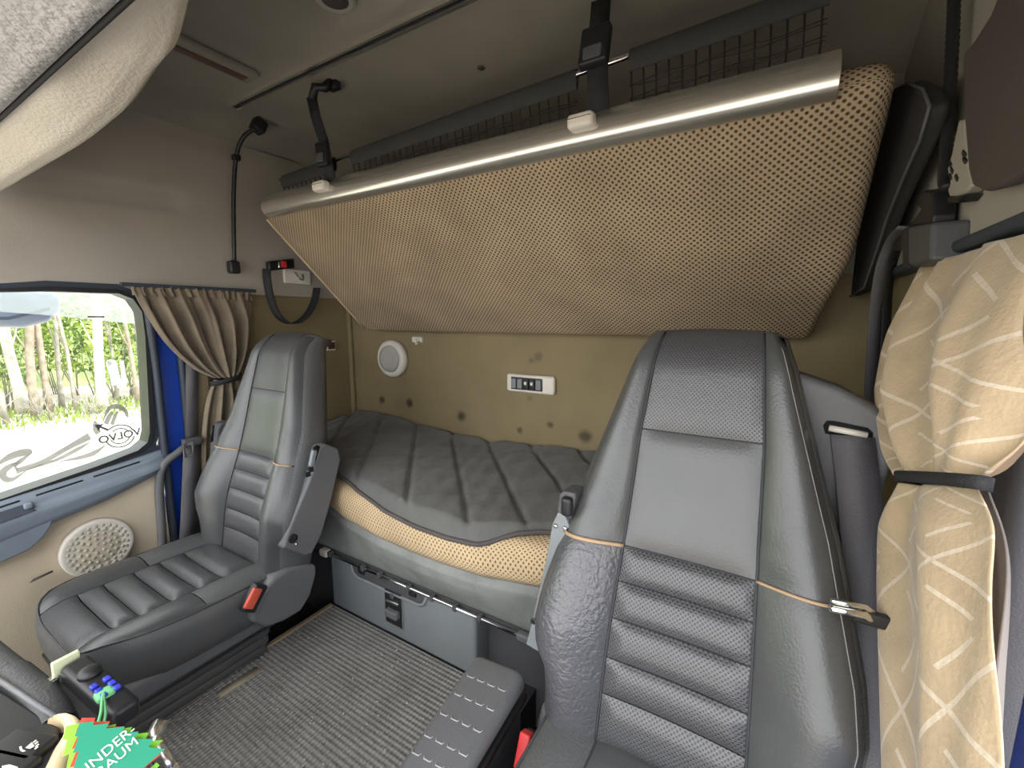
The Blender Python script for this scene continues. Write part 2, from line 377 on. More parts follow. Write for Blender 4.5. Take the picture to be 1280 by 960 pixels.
O('grained_flap', grid(cgr, 60, 12), CONSG, cons, solid=.008)
O('shadow_gap', tube([(x, .243, 1.551) for x in np.linspace(-2.13, .2, 60)], .004, 6), DARK, cons)
# roof lamp lens in its slot
lm = tag(O('ceiling_lamp', rbox((-1.645, .83, ZC - .010), (.085, .27, .024), .011, k=4), HEAD), 'slim ceiling lamp with narrow brown lens in the roof lining', 'lamp')
O('lens', rbox((-1.652, .83, ZC - .021), (.036, .22, .008), .004, k=3), mat('brown_lens', srgb(96, 70, 60), .3), lm)
for nm, (x, y) in (('ceiling_plug', (601, 82)), ('ceiling_plug', (431, 25))):
    q = P(x, y, 2, ZC)
    zz = ceil_z(q[0], q[1])
    tag(O(nm, lathe([(.013, .004), (.013, -.003), (.009, -.005), (.003, -.005)], (q[0], q[1], zz), (0, 0, 1), 16), FLAP), 'small dark round plug in the roof lining' + (' behind the rail' if y > 50 else ' inside the hatch recess'), 'plug')
q = P(418, -6, 2, ZC + .03)
lr = empty('roof_hatch_lamp', (q[0], q[1], 2.06), 'round recessed lamp in the roof hatch panel', 'lamp')
O('bezel', lathe([(.055, .02), (.06, .0), (.05, -.012), (.042, -.008)], (q[0], q[1], 2.075), (0, 0, 1), 28), TRIM, lr)
O('lens', lathe([(.04, .01), (.04, -.004), (.02, -.01), (.004, -.011)], (q[0], q[1], 2.072), (0, 0, 1), 28), FLAP, lr)
# ------------------------------------------------------------------ passenger door with its window
DX = -2.16
def DP(x, y, v=DX): return P(x, y, 0, v)
win_in = [DP(-60, 366), DP(60, 364), DP(148, 367), DP(166, 374), DP(177, 390), DP(181, 420), DP(184, 480), DP(187, 540), DP(184, 553), DP(172, 563), DP(120, 583), DP(0, 624), DP(-60, 644)]
def off_loop(pts, d):
    c = np.mean(np.array(pts), 0); out = []
    n = len(pts)
    for i, p in enumerate(pts):
        a, b = np.array(pts[(i - 1) % n]), np.array(pts[(i + 1) % n]); t = b - a; nn = np.array([0, t[2], -t[1]]); nn /= np.linalg.norm(nn)
        if np.dot(nn, np.array(p) - c) < 0: nn = -nn
        out.append(tuple(np.array(p) + nn * d))
    return out
def ring(inner, outer, x0, x1):
    n = len(inner); vs = []
    for lp, x in ((inner, x0), (outer, x0), (outer, x1), (inner, x1)): vs += [(x, p[1], p[2]) for p in lp]
    fs = []
    for i in range(n):
        j = (i + 1) % n
        for k in range(4): a, b = k * n, ((k + 1) % 4) * n; fs.append([a + i, a + j, b + j, b + i])
    return vs, fs
door = S('door_1', prism([(XL - .05, -.9, -.3), (XL - .05, .735, -.3), (XL - .05, .735, .62), (XL - .05, .55, .59), (XL - .05, -.9, .40)], (.08, 0, 0)), DOORB, smooth=False)
O('window_surround', ring(off_loop(win_in, .012), off_loop(win_in, .036), XL - .06, DX - .004), RUBBER, door, bevel=.006)
win = S('window_1', ring(win_in, off_loop(win_in, .016), XL - .05, DX + .004), BLACK, bevel=.006)
gm = bpy.data.materials.new('window_glass'); gm.use_nodes = True; nt = gm.node_tree; nt.nodes.remove(nt.nodes['Principled BSDF'])
t_ = nt.nodes.new('ShaderNodeBsdfTransparent'); t_.inputs[0].default_value = (.94, .97, .96, 1)
g_ = nt.nodes.new('ShaderNodeBsdfGlossy'); g_.inputs['Roughness'].default_value = .02
fr = nt.nodes.new('ShaderNodeFresnel'); fr.inputs[0].default_value = 1.3; ms = nt.nodes.new('ShaderNodeMixShader')
nt.links.new(fr.outputs[0], ms.inputs[0]); nt.links.new(t_.outputs[0], ms.inputs[1]); nt.links.new(g_.outputs[0], ms.inputs[2]); nt.links.new(ms.outputs[0], nt.nodes['Material Output'].inputs[0])
GX = XL - .02
O('pane', prism([(GX, p[1], p[2]) for p in off_loop(win_in, .012)], (-.004, 0, 0)), gm, win, smooth=False)
# sill, pull pocket and speaker of the door
def sill(u, v):
    y = -.9 + 1.645 * u
    zt = np.interp(y, [-.9, .283, .704, .745], [.44, .60, .652, .657]); zb = np.interp(y, [-.9, .25, .55, .70, .745], [.30, .455, .515, .562, .60])
    prof = [(DX - .02, zt), (DX + .012, zt - .002), (DX + .03, zt - .022), (DX + .034, zt - .04), (DX + .048, zt - .052), (DX + .052, zt - .066), (DX + .046, zb + .02), (DX + .03, zb), (DX - .03, zb - .012)]
    t = v * 8; i = min(int(t), 7); f = t - i; e = 1 - smst(.70, .745, y) * .5
    return (DX + (prof[i][0] + (prof[i + 1][0] - prof[i][0]) * f - DX) * e, y, prof[i][1] + (prof[i + 1][1] - prof[i][1]) * f)
O('sill_filler', box2((XL - .05, .685, .58), (DX - .008, .745, .675)), RUBBER, door, smooth=False)
O('sill_cap', grid(sill, 60, 32), SILL, door)
for a, b in ((-.05, .20), (.24, .33), (.37, .49), (.52, .66)):
    z = lambda y: np.interp(y, [-.9, .283, .704], [.44, .60, .652]) - .014
    O('defrost_slot', tube([(DX + .0245, y, z(y)) for y in np.linspace(a, b, 6)], .0032, 6), DARK, door)
zz = np.interp(.40, [-.9, .283, .704], [.44, .60, .652])
O('lock_recess', prism([(DX + .05, .26, zz - .075), (DX + .032, .26, zz - .045), (DX + .032, .335, zz - .036), (DX + .05, .36, zz - .06)], (.006, 0, 0)), RUBBER, door, bevel=.002)
O('lock_knob', rbox((DX + .045, .345, zz - .04), (.02, .022, .022), .006), SILL, door)
pk = [DP(-60, 690, DX + .03), DP(0, 668, DX + .03), DP(66, 642, DX + .03), DP(63, 656, DX + .03), DP(52, 672, DX + .03), DP(36, 686, DX + .03), DP(0, 702, DX + .03), DP(-60, 720, DX + .03)]
O('pull_pocket', prism(pk, (.014, 0, 0)), SILL, door, bevel=.006)
q = DP(123, 684, DX + .02)
sp_ = O('speaker_rim', lathe([(.108, -.01), (.108, .012), (.102, .018), (.092, .016)], (DX + .012, q[1], q[2]), (1, 0, 0), 40), WHITEP, door)
O('grille', lathe([(.094, 0), (.094, .012), (.06, .017), (.003, .018)], (DX + .012, q[1], q[2]), (1, 0, 0), 40), mat('speaker_grille', srgb(196, 188, 168), .7), sp_)
hv, hf = [], []
for r_, n_ in ((.018, 5), (.036, 10), (.054, 15), (.072, 20), (.085, 26)):
    for k in range(n_):
        g = 2 * math.pi * k / n_ + r_ * 30; c = (DX + .012 + .0165 - .02 * max(0, r_ - .05) * 3, q[1] + r_ * math.cos(g), q[2] + r_ * math.sin(g))
        v_, f_ = lathe([(.0068, 0), (.0068, .0022), (.002, .0026)], c, (1, 0, 0), 6); hf += [[i + len(hv) for i in f] for f in f_]; hv += v_
tag(O('grille_openings', (hv, hf), mat('grille_shadow', srgb(188, 180, 160), .8), sp_), kind='stuff')
q1 = DP(52, 722, DX + .031)
O('scuff', prism([(q1[0], q1[1] - .03, q1[2] - .005), (q1[0], q1[1] + .03, q1[2] + .006), (q1[0], q1[1] + .028, q1[2] + .013), (q1[0], q1[1] - .02, q1[2] + .006)], (.0008, 0, 0)), FLAP, door)
# blue pillar between door and curtain, with seals
S('pillar_passenger', rbox((XL - .005, .80, .55), (.05, .10, 1.52), .015), BLUE)
S('trim_3', tube(smoothpath([(DX + .012, .752, 1.32), (DX + .012, .757, 1.0), (DX + .012, .752, .66), (DX + .012, .748, .3), (DX + .012, .745, -.1)], 20), .014, 10), RUBBER)
S('trim_4', tube(smoothpath([(DX + .004, .85, 1.31), (DX + .004, .85, 1.0), (DX + .004, .845, .7), (DX + .004, .845, .3), (DX + .004, .84, -.1)], 20), .014, 10), RUBBER)
S('trim_5', tube(smoothpath([DP(246, 548, DX + .02), DP(222, 566, DX + .03), DP(204, 582, DX + .03), DP(199, 610, DX + .03), DP(202, 660, DX + .03), DP(206, 730, DX + .03)], 24), .016, 10), GREYP)
S('pillar_trim', rbox((XL + .012, .90, .6), (.04, .11, 1.42), .015), BEIGE)
S('sill_step', rbox((XL + .03, .80, -.06), (.14, .30, .5), .03), RUBBER)
# ------------------------------------------------------------------ stickers on the pane
def film(name, col, op, trans=False):
    m = mat(name, col, .7, var=.04); nt = m.node_tree; t = nt.nodes.new('ShaderNodeBsdfTransparent'); x = nt.nodes.new('ShaderNodeMixShader'); x.inputs[0].default_value = op
    nt.links.new(t.outputs[0], x.inputs[1]); l = nt.nodes.new('ShaderNodeBsdfTranslucent'); l.inputs[0].default_value = (*col, 1); nt.links.new((l if trans else nt.nodes['Principled BSDF']).outputs[0], x.inputs[2]); nt.links.new(x.outputs[0], nt.nodes['Material Output'].inputs[0]); return m
DEC = film('frosted_sticker', srgb(150, 150, 146), .62)
DECW = film('white_sticker', srgb(250, 250, 250), .85, True)
SX = GX + .003
def G(x, y): return P(x, y, 0, SX)
def flat(name, px, m, parent, t=.0008): return O(name, prism([G(*p) for p in px], (t, 0, 0)), m, parent, smooth=False)
def ribbon(name, ctr, wid, m, parent, n=24):
    c = smoothpath([(*p, 0) for p in ctr], n); ws = np.interp(np.linspace(0, 1, n + 1), np.linspace(0, 1, len(wid)), wid)
    a, b = [], []
    for i, p in enumerate(c):
        t = c[min(i + 1, n)] - c[max(i - 1, 0)]; t = t / np.linalg.norm(t); nn = np.array([-t[1], t[0]]) * ws[i] / 2
        a.append(G(p[0] + nn[0], p[1] + nn[1])); b.append(G(p[0] - nn[0], p[1] - nn[1]))
    vs = a + b + [(v[0] + .0008, v[1], v[2]) for v in a + b]; m_ = n + 1; fs = []
    for i in range(n):
        fs += [[i, i + 1, m_ + i + 1, m_ + i], [2 * m_ + i, 3 * m_ + i, 3 * m_ + i + 1, 2 * m_ + i + 1], [i, 2 * m_ + i, 2 * m_ + i + 1, i + 1], [m_ + i, m_ + i + 1, 3 * m_ + i + 1, 3 * m_ + i]]
    return O(name, (vs, fs), m, parent, smooth=False)
ribbon('sticker_swirl', [(-6, 582), (12, 571), (27, 566), (37, 565), (40, 567)], [3, 8, 9, 8, 1], DEC, win)
ribbon('sticker_swirl', [(38, 567), (26, 576), (19, 582), (22, 588)], [2, 6, 5, 1], DEC, win)
ribbon('sticker_swirl', [(32, 589), (16, 599), (6, 598), (4, 590), (14, 582), (26, 577)], [1, 5, 9, 9, 6, 1], DEC, win)
ribbon('sticker_swirl', [(20, 589), (52, 578), (86, 559), (112, 545)], [7, 6, 6, 9], DEC, win)
ribbon('sticker_swirl', [(32, 588), (70, 575), (96, 562), (112, 553)], [1, 4, 5, 1], DEC, win)
ribbon('sticker_swirl', [(74, 577), (100, 572), (118, 566), (132, 556)], [1, 5, 6, 1], DEC, win)
ribbon('sticker_swirl', [(128, 528), (136, 511), (148, 508), (157, 514), (160, 522)], [1, 5, 6, 5, 2], DEC, win)
ribbon('sticker_swirl', [(132, 530), (137, 520), (141, 515)], [6, 6, 3], DEC, win)
ribbon('sticker_swirl', [(140, 531), (143, 522), (147, 514)], [5, 5, 3], DEC, win)
flat('sticker_swirl', [(116, 530), (118, 525), (124, 530), (126, 540), (120, 544), (116, 538)], DEC, win)
ribbon('sticker_swirl', [(134, 452), (138, 458), (141, 470), (142, 482)], [5, 9, 7, 5], DECW, win)
ribbon('sticker_swirl', [(134, 454), (143, 453), (146, 466), (150, 482), (155, 480), (154, 466), (152, 451)], [8, 5, 5, 8, 7, 6, 5], DECW, win)
# round emblem with arrow and mirrored lettering (it is stuck on from outside)
ec = np.array(G(150, 545)); eu = np.array(G(168, 541)) - ec; rad = np.linalg.norm(eu) * 1.02
EM = film('emblem_grey', srgb(100, 100, 100), .95)
eyv = np.array([0, eu[1], eu[2]]) / np.linalg.norm(eu); ezv = np.array([0, -eyv[2], eyv[1]])
def arc(r0, r1, a0, a1, n=28):
    vs, fs = [], []
    for i in range(n + 1):
        g = a0 + (a1 - a0) * i / n; d = eyv * math.cos(g) + ezv * math.sin(g)
        for r in (r0, r1):
            for k in (0, .0008): vs.append(tuple(ec + d * r + np.array([k, 0, 0])))
    for i in range(n):
        a = i * 4; b = a + 4; fs += [[a + 1, a + 3, b + 3, b + 1], [a, b, b + 2, a + 2], [a + 2, b + 2, b + 3, a + 3], [a, a + 1, b + 1, b]]
    return vs, fs
for (a0, a1) in ((math.radians(16), math.radians(130)), (math.radians(-165), math.radians(-16))):
    O('emblem_ring', arc(rad * .90, rad * 1.0, a0, a1), EM, win, smooth=False); O('emblem_ring', arc(rad * .60, rad * .69, a0, a1), EM, win, smooth=False)
ar = [(-.7, .62), (-1.15, 1.05), (-1.25, .8), (-1.4, 1.35), (-.82, 1.3), (-1.02, 1.15), (-.58, .76)]
O('emblem_arrow', prism([ec + eyv * a * rad + ezv * b * rad for a, b in ar], (.0008, 0, 0)), EM, win, smooth=False)
vf = text_mesh('VOLVO', rad * .86, rad * .022)
O('emblem_lettering', place(vf, ec + np.array([.002, 0, 0]), -eyv * .98, ezv, (-1, 0, 0)), EM, win, smooth=False)
# clear wind deflector along the top of the window, and the kerb mirror outside
dm = bpy.data.materials.new('clear_acrylic'); dm.use_nodes = True; nt = dm.node_tree; pb = nt.nodes['Principled BSDF']
pb.inputs['Base Color'].default_value = (.86, .9, .88, 1); pb.inputs['Roughness'].default_value = .25
tb = nt.nodes.new('ShaderNodeBsdfTransparent'); ms = nt.nodes.new('ShaderNodeMixShader'); ms.inputs[0].default_value = .3
tl_ = nt.nodes.new('ShaderNodeBsdfTranslucent'); tl_.inputs[0].default_value = (.6, .64, .63, 1)
nt.links.new(tb.outputs[0], ms.inputs[1]); nt.links.new(tl_.outputs[0], ms.inputs[2]); nt.links.new(ms.outputs[0], nt.nodes['Material Output'].inputs[0])
xd = XL - .12
wd = [P(-60, 345, 0, xd), P(200, 350, 0, xd), P(200, 408, 0, xd), P(110, 399, 0, xd), P(60, 394, 0, xd), P(-60, 385, 0, xd)]
wdo = tag(O('wind_deflector', prism(wd, (-.004, 0, 0)), dm, smooth=False), 'clear acrylic wind deflector outside the top of the passenger window', 'wind deflector')
q = P(120, 396, 0, xd + .003)
O('moulded_lettering', box2((q[0], q[1] - .025, q[2] - .003), (q[0] + .001, q[1] + .025, q[2] + .003)), FLAP, wdo, smooth=False)
mir = empty('kerb_mirror', (XL - .3, .42, 1.22), 'pale rounded kerb mirror hanging outside above the passenger window', 'mirror')
mx_ = XL - .26
mp = [P(-70, 360, 0, mx_), P(66, 364, 0, mx_), P(78, 372, 0, mx_), P(77, 388, 0, mx_), P(62, 402, 0, mx_), P(30, 410, 0, mx_), P(-70, 408, 0, mx_)]
O('housing', prism(mp, (-.08, 0, 0)), mat('mirror_housing', srgb(196, 200, 208), .45), mir, bevel=.025, seg=4)
mg = [P(-70, 396, 0, mx_), P(10, 396, 0, mx_), P(62, 384, 0, mx_), P(62, 388, 0, mx_), P(10, 400, 0, mx_), P(-70, 400, 0, mx_)]
O('rim_line', prism(mg, (.004, 0, 0)), SILL, mir, smooth=False)
O('bracket', tube([(mx_ - .04, .30, 1.29), (mx_ - .02, .28, 1.40), (XL - .08, .26, 1.46)], .015, 8), BLACK, mir)
# ================================================================== OUTDOORS
GZ = -1.5
GRAV = mat('pale_gravel', srgb(178, 170, 158), .95, var=.22, vscale=.6, bump=.4, bscale=12)
S('ground', grid(lambda u, v: (-60 + 90 * u, -45 + 90 * v, GZ), 12, 12), GRAV)
GRASS = mat('spring_grass', srgb(126, 142, 70), .9, var=.3, vscale=3)
vs, fs = [], []
for i in range(5200):
    x = random.uniform(-19, -15.3); y = random.uniform(-5, 12)
    if random.random() > (-14.6 - x) / 2.5: continue
    h = random.uniform(.06, .22); a = random.uniform(0, 6.3); k = len(vs); dx, dy = .03 * math.cos(a), .03 * math.sin(a)
    vs += [(x - dx, y - dy, GZ), (x + dx, y + dy, GZ), (x + random.uniform(-.05, .05), y + random.uniform(-.05, .05), GZ + h)]; fs.append([k, k + 1, k + 2])
tag(O('grass_verge', (vs, fs), GRASS, smooth=False), 'thin spring grass along the edge of the wood', 'grass', kind='stuff')
BARK = [mat('birch_bark', srgb(200, 192, 180), .9, var=.3, vscale=5), mat('brown_bark', srgb(146, 132, 116), .9, var=.3, vscale=6), mat('grey_bark', srgb(150, 144, 132), .9, var=.3, vscale=6)]
LEAFM = [mat('spring_leaf', srgb(164, 184, 88), .8, var=.3, vscale=1.5), mat('dark_leaf', srgb(112, 134, 76), .8, var=.3, vscale=1.5)]
def leaves(n, c, s, size):
    vs, fs = [], []
    for i in range(n):
        p = np.array(c) + np.array([max(-1.5, min(1.5, random.gauss(0, 1))) * s[k] for k in range(3)]); p[2] = max(p[2], GZ + .05)
        a = np.random.default_rng(i + n).normal(size=3) if False else np.array([random.gauss(0, 1) for _ in range(3)]); a /= np.linalg.norm(a)
        b = np.cross(a, [random.gauss(0, 1) for _ in range(3)]); b /= np.linalg.norm(b) + 1e-9; z = size * random.uniform(.6, 1.3); k = len(vs)
        vs += [tuple(p - a * z), tuple(p + b * z * .5), tuple(p + a * z), tuple(p - b * z * .5)]; fs.append([k, k + 1, k + 2, k + 3])
    return vs, fs
tl = [(1.7, 0, .16, 'slim'), (2.15, 1, .14, ''), (2.62, 2, .09, ''), (3.0, 0, .2, ''), (3.22, 1, .16, ''), (3.44, 1, .13, ''), (3.72, 2, .10, ''), (3.98, 2, .08, ''), (4.55, 0, .2, ''), (4.95, 2, .08, ''), (5.4, 1, .10, ''), (5.66, 1, .10, ''), (6.4, 0, .16, ''), (7.3, 1, .15, ''), (.6, 2, .13, ''), (-.6, 0, .16, ''), (-2, 1, .17, '')]
kinds = ['pale birch tree at the edge of the wood', 'brown-barked tree at the edge of the wood', 'thin grey tree at the edge of the wood']
for i, (y, b, r, _) in enumerate(tl):
    x = -16.6 - random.uniform(0, 2.2); y *= -x / 17.0
    t = empty('woodland_tree', (x, y, GZ), kinds[b], 'tree', 'trees along the gravel yard: ' + ('birches', 'brown trunks', 'grey trunks')[b])
    lx, ly = random.uniform(-.04, .04), random.uniform(-.06, .06)
    pts = [(x + lx * k + random.gauss(0, .03), y + ly * k + random.gauss(0, .03), GZ - .05 + k) for k in (0, .8, 1.8, 3, 4.4, 6, 7.5)]
    O('trunk', tube(pts, [r * .62 * q_ for q_ in (1.25, 1, .94, .88, .75, .5, .2)], 8), BARK[b], t)
    for k in range(3):
        p = pts[2 + k]; g = random.uniform(0, 6.3); O('branch', tube([p, (p[0] + .15 * math.cos(g), p[1] + .15 * math.sin(g), p[2] + .35), (p[0] + .3 * math.cos(g), p[1] + .3 * math.sin(g), p[2] + .9)], [.03, .02, .008], 5), BARK[b], t)
    tag(O('foliage', leaves(300, (x - .1, y, GZ + 6.2), (.16, .16, .6), .10), LEAFM[i % 2], t, smooth=False), kind='stuff')
for i in range(22):
    x = -17.8 - random.uniform(0, 4.5); y = (-1 + .42 * i) * -x / 17
    t = empty('woodland_bush', (x, y, GZ), ('bright green leafing bush between the trunks' if i % 2 == 0 else 'duller green bush between the trunks'), 'bush', 'bushes under the trees: ' + ('bright', 'dull')[i % 2])
    tag(O('foliage', leaves(520, (x, y, GZ + 2.0 + random.uniform(-.2, .6)), (.36, .34, .95), .10), LEAFM[i % 2], t, smooth=False), kind='stuff')
    O('stem', join(*[tube([(x + random.uniform(-.1, .1), y + random.uniform(-.1, .1), GZ - .05), (x + random.gauss(0, .2), y + random.gauss(0, .2), GZ + 1), (x + random.gauss(0, .4), y + random.gauss(0, .4), GZ + 2.4)], [.022, .015, .006], 5) for _ in range(5)]), BARK[2], t)
BRUSH = BARK[2]
for i in range(3):
    x = -16.2 - random.uniform(0, .6); y = (2.2 + 1.1 * i) * -x / 17
    tag(O('brushwood_heap', join(*[tube([(x + random.gauss(0, .15), y + random.gauss(0, .2), GZ), (x + random.gauss(0, .3), y + random.gauss(0, .3), GZ + random.uniform(.3, 1.0))], [.011, .004], 4) for _ in range(22)]), BARK[2]), 'heap of bare twigs at the foot of the trees', 'brushwood', 'brushwood heaps along the verge')
S('hill', grid(lambda u, v: (-24 - 14 * v, -40 + 80 * u, GZ + 9 * v), 20, 6), mat('wooded_slope', srgb(120, 132, 84), .95, var=.45, vscale=.7))
# ================================================================== UPPER BUNK (folded up)
b0 = np.array([0, 1.665, 1.125]); t0 = np.array([0, 1.125, 1.645]); bl = np.linalg.norm(t0 - b0); bu = (t0 - b0) / bl; bn = np.cross(np.array([1., 0, 0]), bu)
if bn[1] > 0: bn = -bn                                # front face looks forward and down
TH = .085
xl, xr = -1.955, .165
bunk = empty('upper_bunk', ((xl + xr) / 2, 1.665, 1.125), 'upper bunk folded up against the rear wall with tan perforated cover', 'bunk bed')
cen = b0 + bu * bl / 2 - bn * TH / 2; cen[0] = (xl + xr) / 2
def sag(o, h):
    x, u, n = o
    if n > h[2] * .5: n += .012 * math.cos(x / h[0] * 1.5) * math.cos(u / h[1] * 1.5)
    x -= .055 * (x / h[0] > .6) * smst(.0, 1, -u / h[1]) * (x / h[0] - .6) / .4
    return np.array([x, u, n])
O('mattress', rbox(cen, (xr - xl, bl + .02, TH), .04, ey=bu, ez=bn, k=4, div=(40, 16, 1), fn=sag), BUNKF, bunk)
def bp(x, u, n): p = b0 + bu * u + bn * n; return (x, p[1], p[2])
O('piping', tube([bp(xl + .002, u, -.01) for u in np.linspace(.03, bl - .03, 16)], .006, 6), mat('pale_piping', srgb(200, 180, 150), .8), bunk)
rp = [(-.095, -.06), (-.095, .004), (-.088, .014), (-.07, .018), (-.05, .017), (-.028, .024), (-.010, .027), (.008, .022), (.018, .008), (.020, -.03), (.020, -.075), (-.02, -.075)]
def rail_prof(): return [(bl + a * .80 + .020, n) for a, n in [(-.048, -.03), (-.050, .002), (-.047, .008), (-.042, .011), (-.034, .013), (-.024, .0165), (-.012, .0175), (-.002, .016), (.006, .0125), (.012, .009), (.022, .003), (.030, -.006), (.033, -.03), (.033, -.065), (.01, -.085), (-.02, -.085)]]
n_ = len(rail_prof())
pr = rail_prof(); x0, x1 = xl + .06, .072
vs = [bp(x0, u, n) for u, n in pr] + [bp(x1, u, n) for u, n in pr]
rail = O('front_rail', (vs, [list(range(n_ - 1, -1, -1)), list(range(n_, 2 * n_))] + [[i, (i + 1) % n_, n_ + (i + 1) % n_, n_ + i] for i in range(n_)]), ALU, bunk, smooth=True, bevel=.002, seg=2)
for px in ((401, 233), (727, 152)):
    q = P(*px, 1, 1.088)
    kn = O('latch_button', rbox(q, (.07, .036, .036), .012, k=3), WHITEP, bunk)
    O('latch_seam', box2((q[0] - .03, q[1] - .019, q[2] + .004), (q[0] + .03, q[1] - .0175, q[2] + .0055)), FLAP, kn, smooth=False)
# safety net on its bar
nb0, nb1 = np.array([-1.86, 1.17, 1.785]), np.array([.06, 1.17, 1.865])
def nbar(x): return nb0 + (nb1 - nb0) * (x - nb0[0]) / (nb1[0] - nb0[0])
net = empty('safety_net', (-.9, 1.17, 1.82), 'black safety net on a bar above the folded upper bunk', 'net')
O('net_bar', tube([nb0, nb1], .007, 8), CHROME, net)
for a, b in ((-1.84, -1.50), (-1.40, -.50), (-.36, .045)):
    def slv(u, v, a=a, b=b):
        x = a + (b - a) * u; p = nbar(x); g = 2 * math.pi * v; return (x, p[1] + .010 * math.cos(g), p[2] - .012 + .027 * math.sin(g))
    O('sleeve', grid(slv, 24, 12), SLEEVE, net)
    strs = []
    for x in np.arange(a + .004, b, .030):
        p = nbar(x); strs.append(tube([(x, 1.17, p[2] - .03), (x + .003, 1.178, p[2] - .10), (x, 1.19, 1.665)], .0022, 4))
    for k in range(1, 5):
        strs.append(tube([(x, 1.176, nbar(x)[2] - .03 - k * .032 + .003 * math.sin(x * 40)) for x in np.linspace(a, b, 30)], .0011, 4)); strs.append(tube([(x, 1.176, nbar(x)[2] - .038 - k * .032 + .003 * math.sin(x * 31 + 1)) for x in np.linspace(a, b, 30)], .0011, 4))
    O('netting', join(*strs), NETM, net)
# two roof straps that hold the bunk
top = np.array([-1.475, 1.087, 2.045])
s1 = empty('bunk_strap', tuple(top), 'black roof strap with buckle by the reading lamp holding the folded bunk', 'strap')
O('ceiling_hook', join(tube([(-1.44, 1.13, 2.048), (-1.455, 1.11, 2.02), (-1.48, 1.09, 2.022), (-1.50, 1.09, 1.985)], .016, 8), rbox((-1.44, 1.14, 2.035), (.05, .03, .03), .008)), BLACK, s1)
O('webbing', strip([(-1.505, 1.09, 1.995), (-1.50, 1.10, 1.93), (-1.485, 1.115, 1.85), (-1.475, 1.12, 1.78), (-1.46, 1.13, 1.66)], (.042, .006, 0), .003), WEB, s1)
bk = O('buckle', rbox((-1.48, 1.105, 1.80), (.062, .024, .085), .008), BLACK, s1)
O('release', rbox((-1.48, 1.092, 1.785), (.034, .01, .03), .004), DGREYP, bk)
s2 = empty('bunk_strap', (-.45, 1.24, 2.045), 'wide black roof strap with buckle crossing the net bar between the two net sections', 'strap')
O('webbing', strip([(-.468, 1.245, 2.048), (-.45, 1.19, 1.96), (-.436, 1.145, 1.88), (-.43, 1.135, 1.80), (-.42, 1.13, 1.66)], (.052, .004, 0), .003), WEB, s2)
bk = O('buckle', rbox((-.437, 1.13, 1.87), (.076, .028, .10), .008, ez=(0, .25, .97), ey=(0, .97, -.25)), BLACK, s2)
O('release', rbox((-.437, 1.112, 1.845), (.05, .012, .04), .005), DGREYP, bk)
# hanging dark bag beyond the bunk's end
bgp = [(1118, 112), (1136, 104), (1154, 112), (1162, 134), (1150, 175), (1128, 225), (1108, 275), (1092, 325), (1080, 360), (1060, 372), (1062, 340), (1078, 260), (1096, 190), (1112, 140)]
bag = tag(O('hanging_bag', prism([P(x, y, 0, .20) for x, y in bgp], (.03, 0, 0)), mat('dark_bag_cloth', srgb(46, 44, 42), .85, var=.15, bump=.3, bscale=60), bevel=.012, seg=3), 'dark cloth bag hanging between the upper bunk and the driver side wall', 'bag')
O('piping', tube([P(x, y, 0, .199) for x, y in bgp], .003, 6, closed=True), DGREYP, bag)
# flexible reading lamp
p1, p2 = P(316, 166, 0, -2.10), P(292, 322, 0, -2.14)
lmp = P(320, 160, 2, 2.005)
rl = empty('reading_lamp', lmp, 'black flexible reading lamp on the pale passenger side trim', 'lamp')
pth = smoothpath([lmp, P(304, 172, 0, -2.0), P(295, 198, 0, -2.05), P(292, 250, 0, -2.09), P(293, 330, 0, -2.13)], 40)
O('gooseneck', tube(pth, [.0085 + .0008 * (i % 2) for i in range(41)], 10), BLACK, rl)
O('mount', rbox(np.array(lmp) + np.array([0, .012, .012]), (.05, .05, .055), .008, ey=(0, .9, -.43), ez=(0, .43, .9)), BLACK, rl)
O('collar', rbox(P(295, 197, 0, -2.05), (.03, .03, .025), .006), BLACK, rl)
O('lamp_head', rbox(P(292, 334, 0, -2.13), (.04, .046, .056), .01), BLACK, rl)
# bunk safety belt with red button, and the pale anchor plate behind it
ap = empty('belt_anchor', P(372, 345, 0, -2.165), 'pale oval anchor plate with metal hook behind the bunk belt', 'anchor plate')
ac = P(371, 346, 0, -2.16)
O('plate', rbox((-2.158, ac[1], ac[2]), (.02, .15, .075), .009, k=4), WHITEP, ap)
O('hook', tube(smoothpath([(-2.145, ac[1] - .02, ac[2] + .02), (-2.125, ac[1] - .01, ac[2] - .01), (-2.13, ac[1] + .015, ac[2] - .015), (-2.14, ac[1] + .02, ac[2] + .015)], 14), .004, 6), CHROME, ap)
bb = empty('bunk_belt', P(345, 332, 0, -2.10), 'black bunk belt looped from a red-buttoned buckle on the trim above the passenger seat', 'seat belt')
hp = [P(333, 336, 0, -2.10), P(334, 350, 0, -2.09), P(338, 372, 0, -2.09), P(346, 392, 0, -2.09), P(358, 403, 0, -2.10), P(372, 403, 0, -2.11), P(385, 392, 0, -2.12), P(393, 376, 0, -2.13), P(396, 360, 0, -2.14)]
O('webbing', strip(smoothpath(hp, 36), (.03, .022, .0), .0022), WEB, bb)
q0, q1 = np.array(P(334, 333, 0, -2.10)), np.array(P(366, 329, 0, -2.12))
O('buckle', rbox((q0 + q1) / 2, (.035, np.linalg.norm(q1 - q0), .046), .008, ey=(q1 - q0) / np.linalg.norm(q1 - q0)), BLACK, bb)
qq = q0 * .45 + q1 * .55; O('button', rbox(qq + np.array([.016, 0, 0]), (.012, .03, .034), .004), RED, bb)
qq = q0 * .62 + q1 * .38; O('metal_tongue', rbox(qq + np.array([.016, 0, 0]), (.010, .012, .03), .003), CHROME, bb)
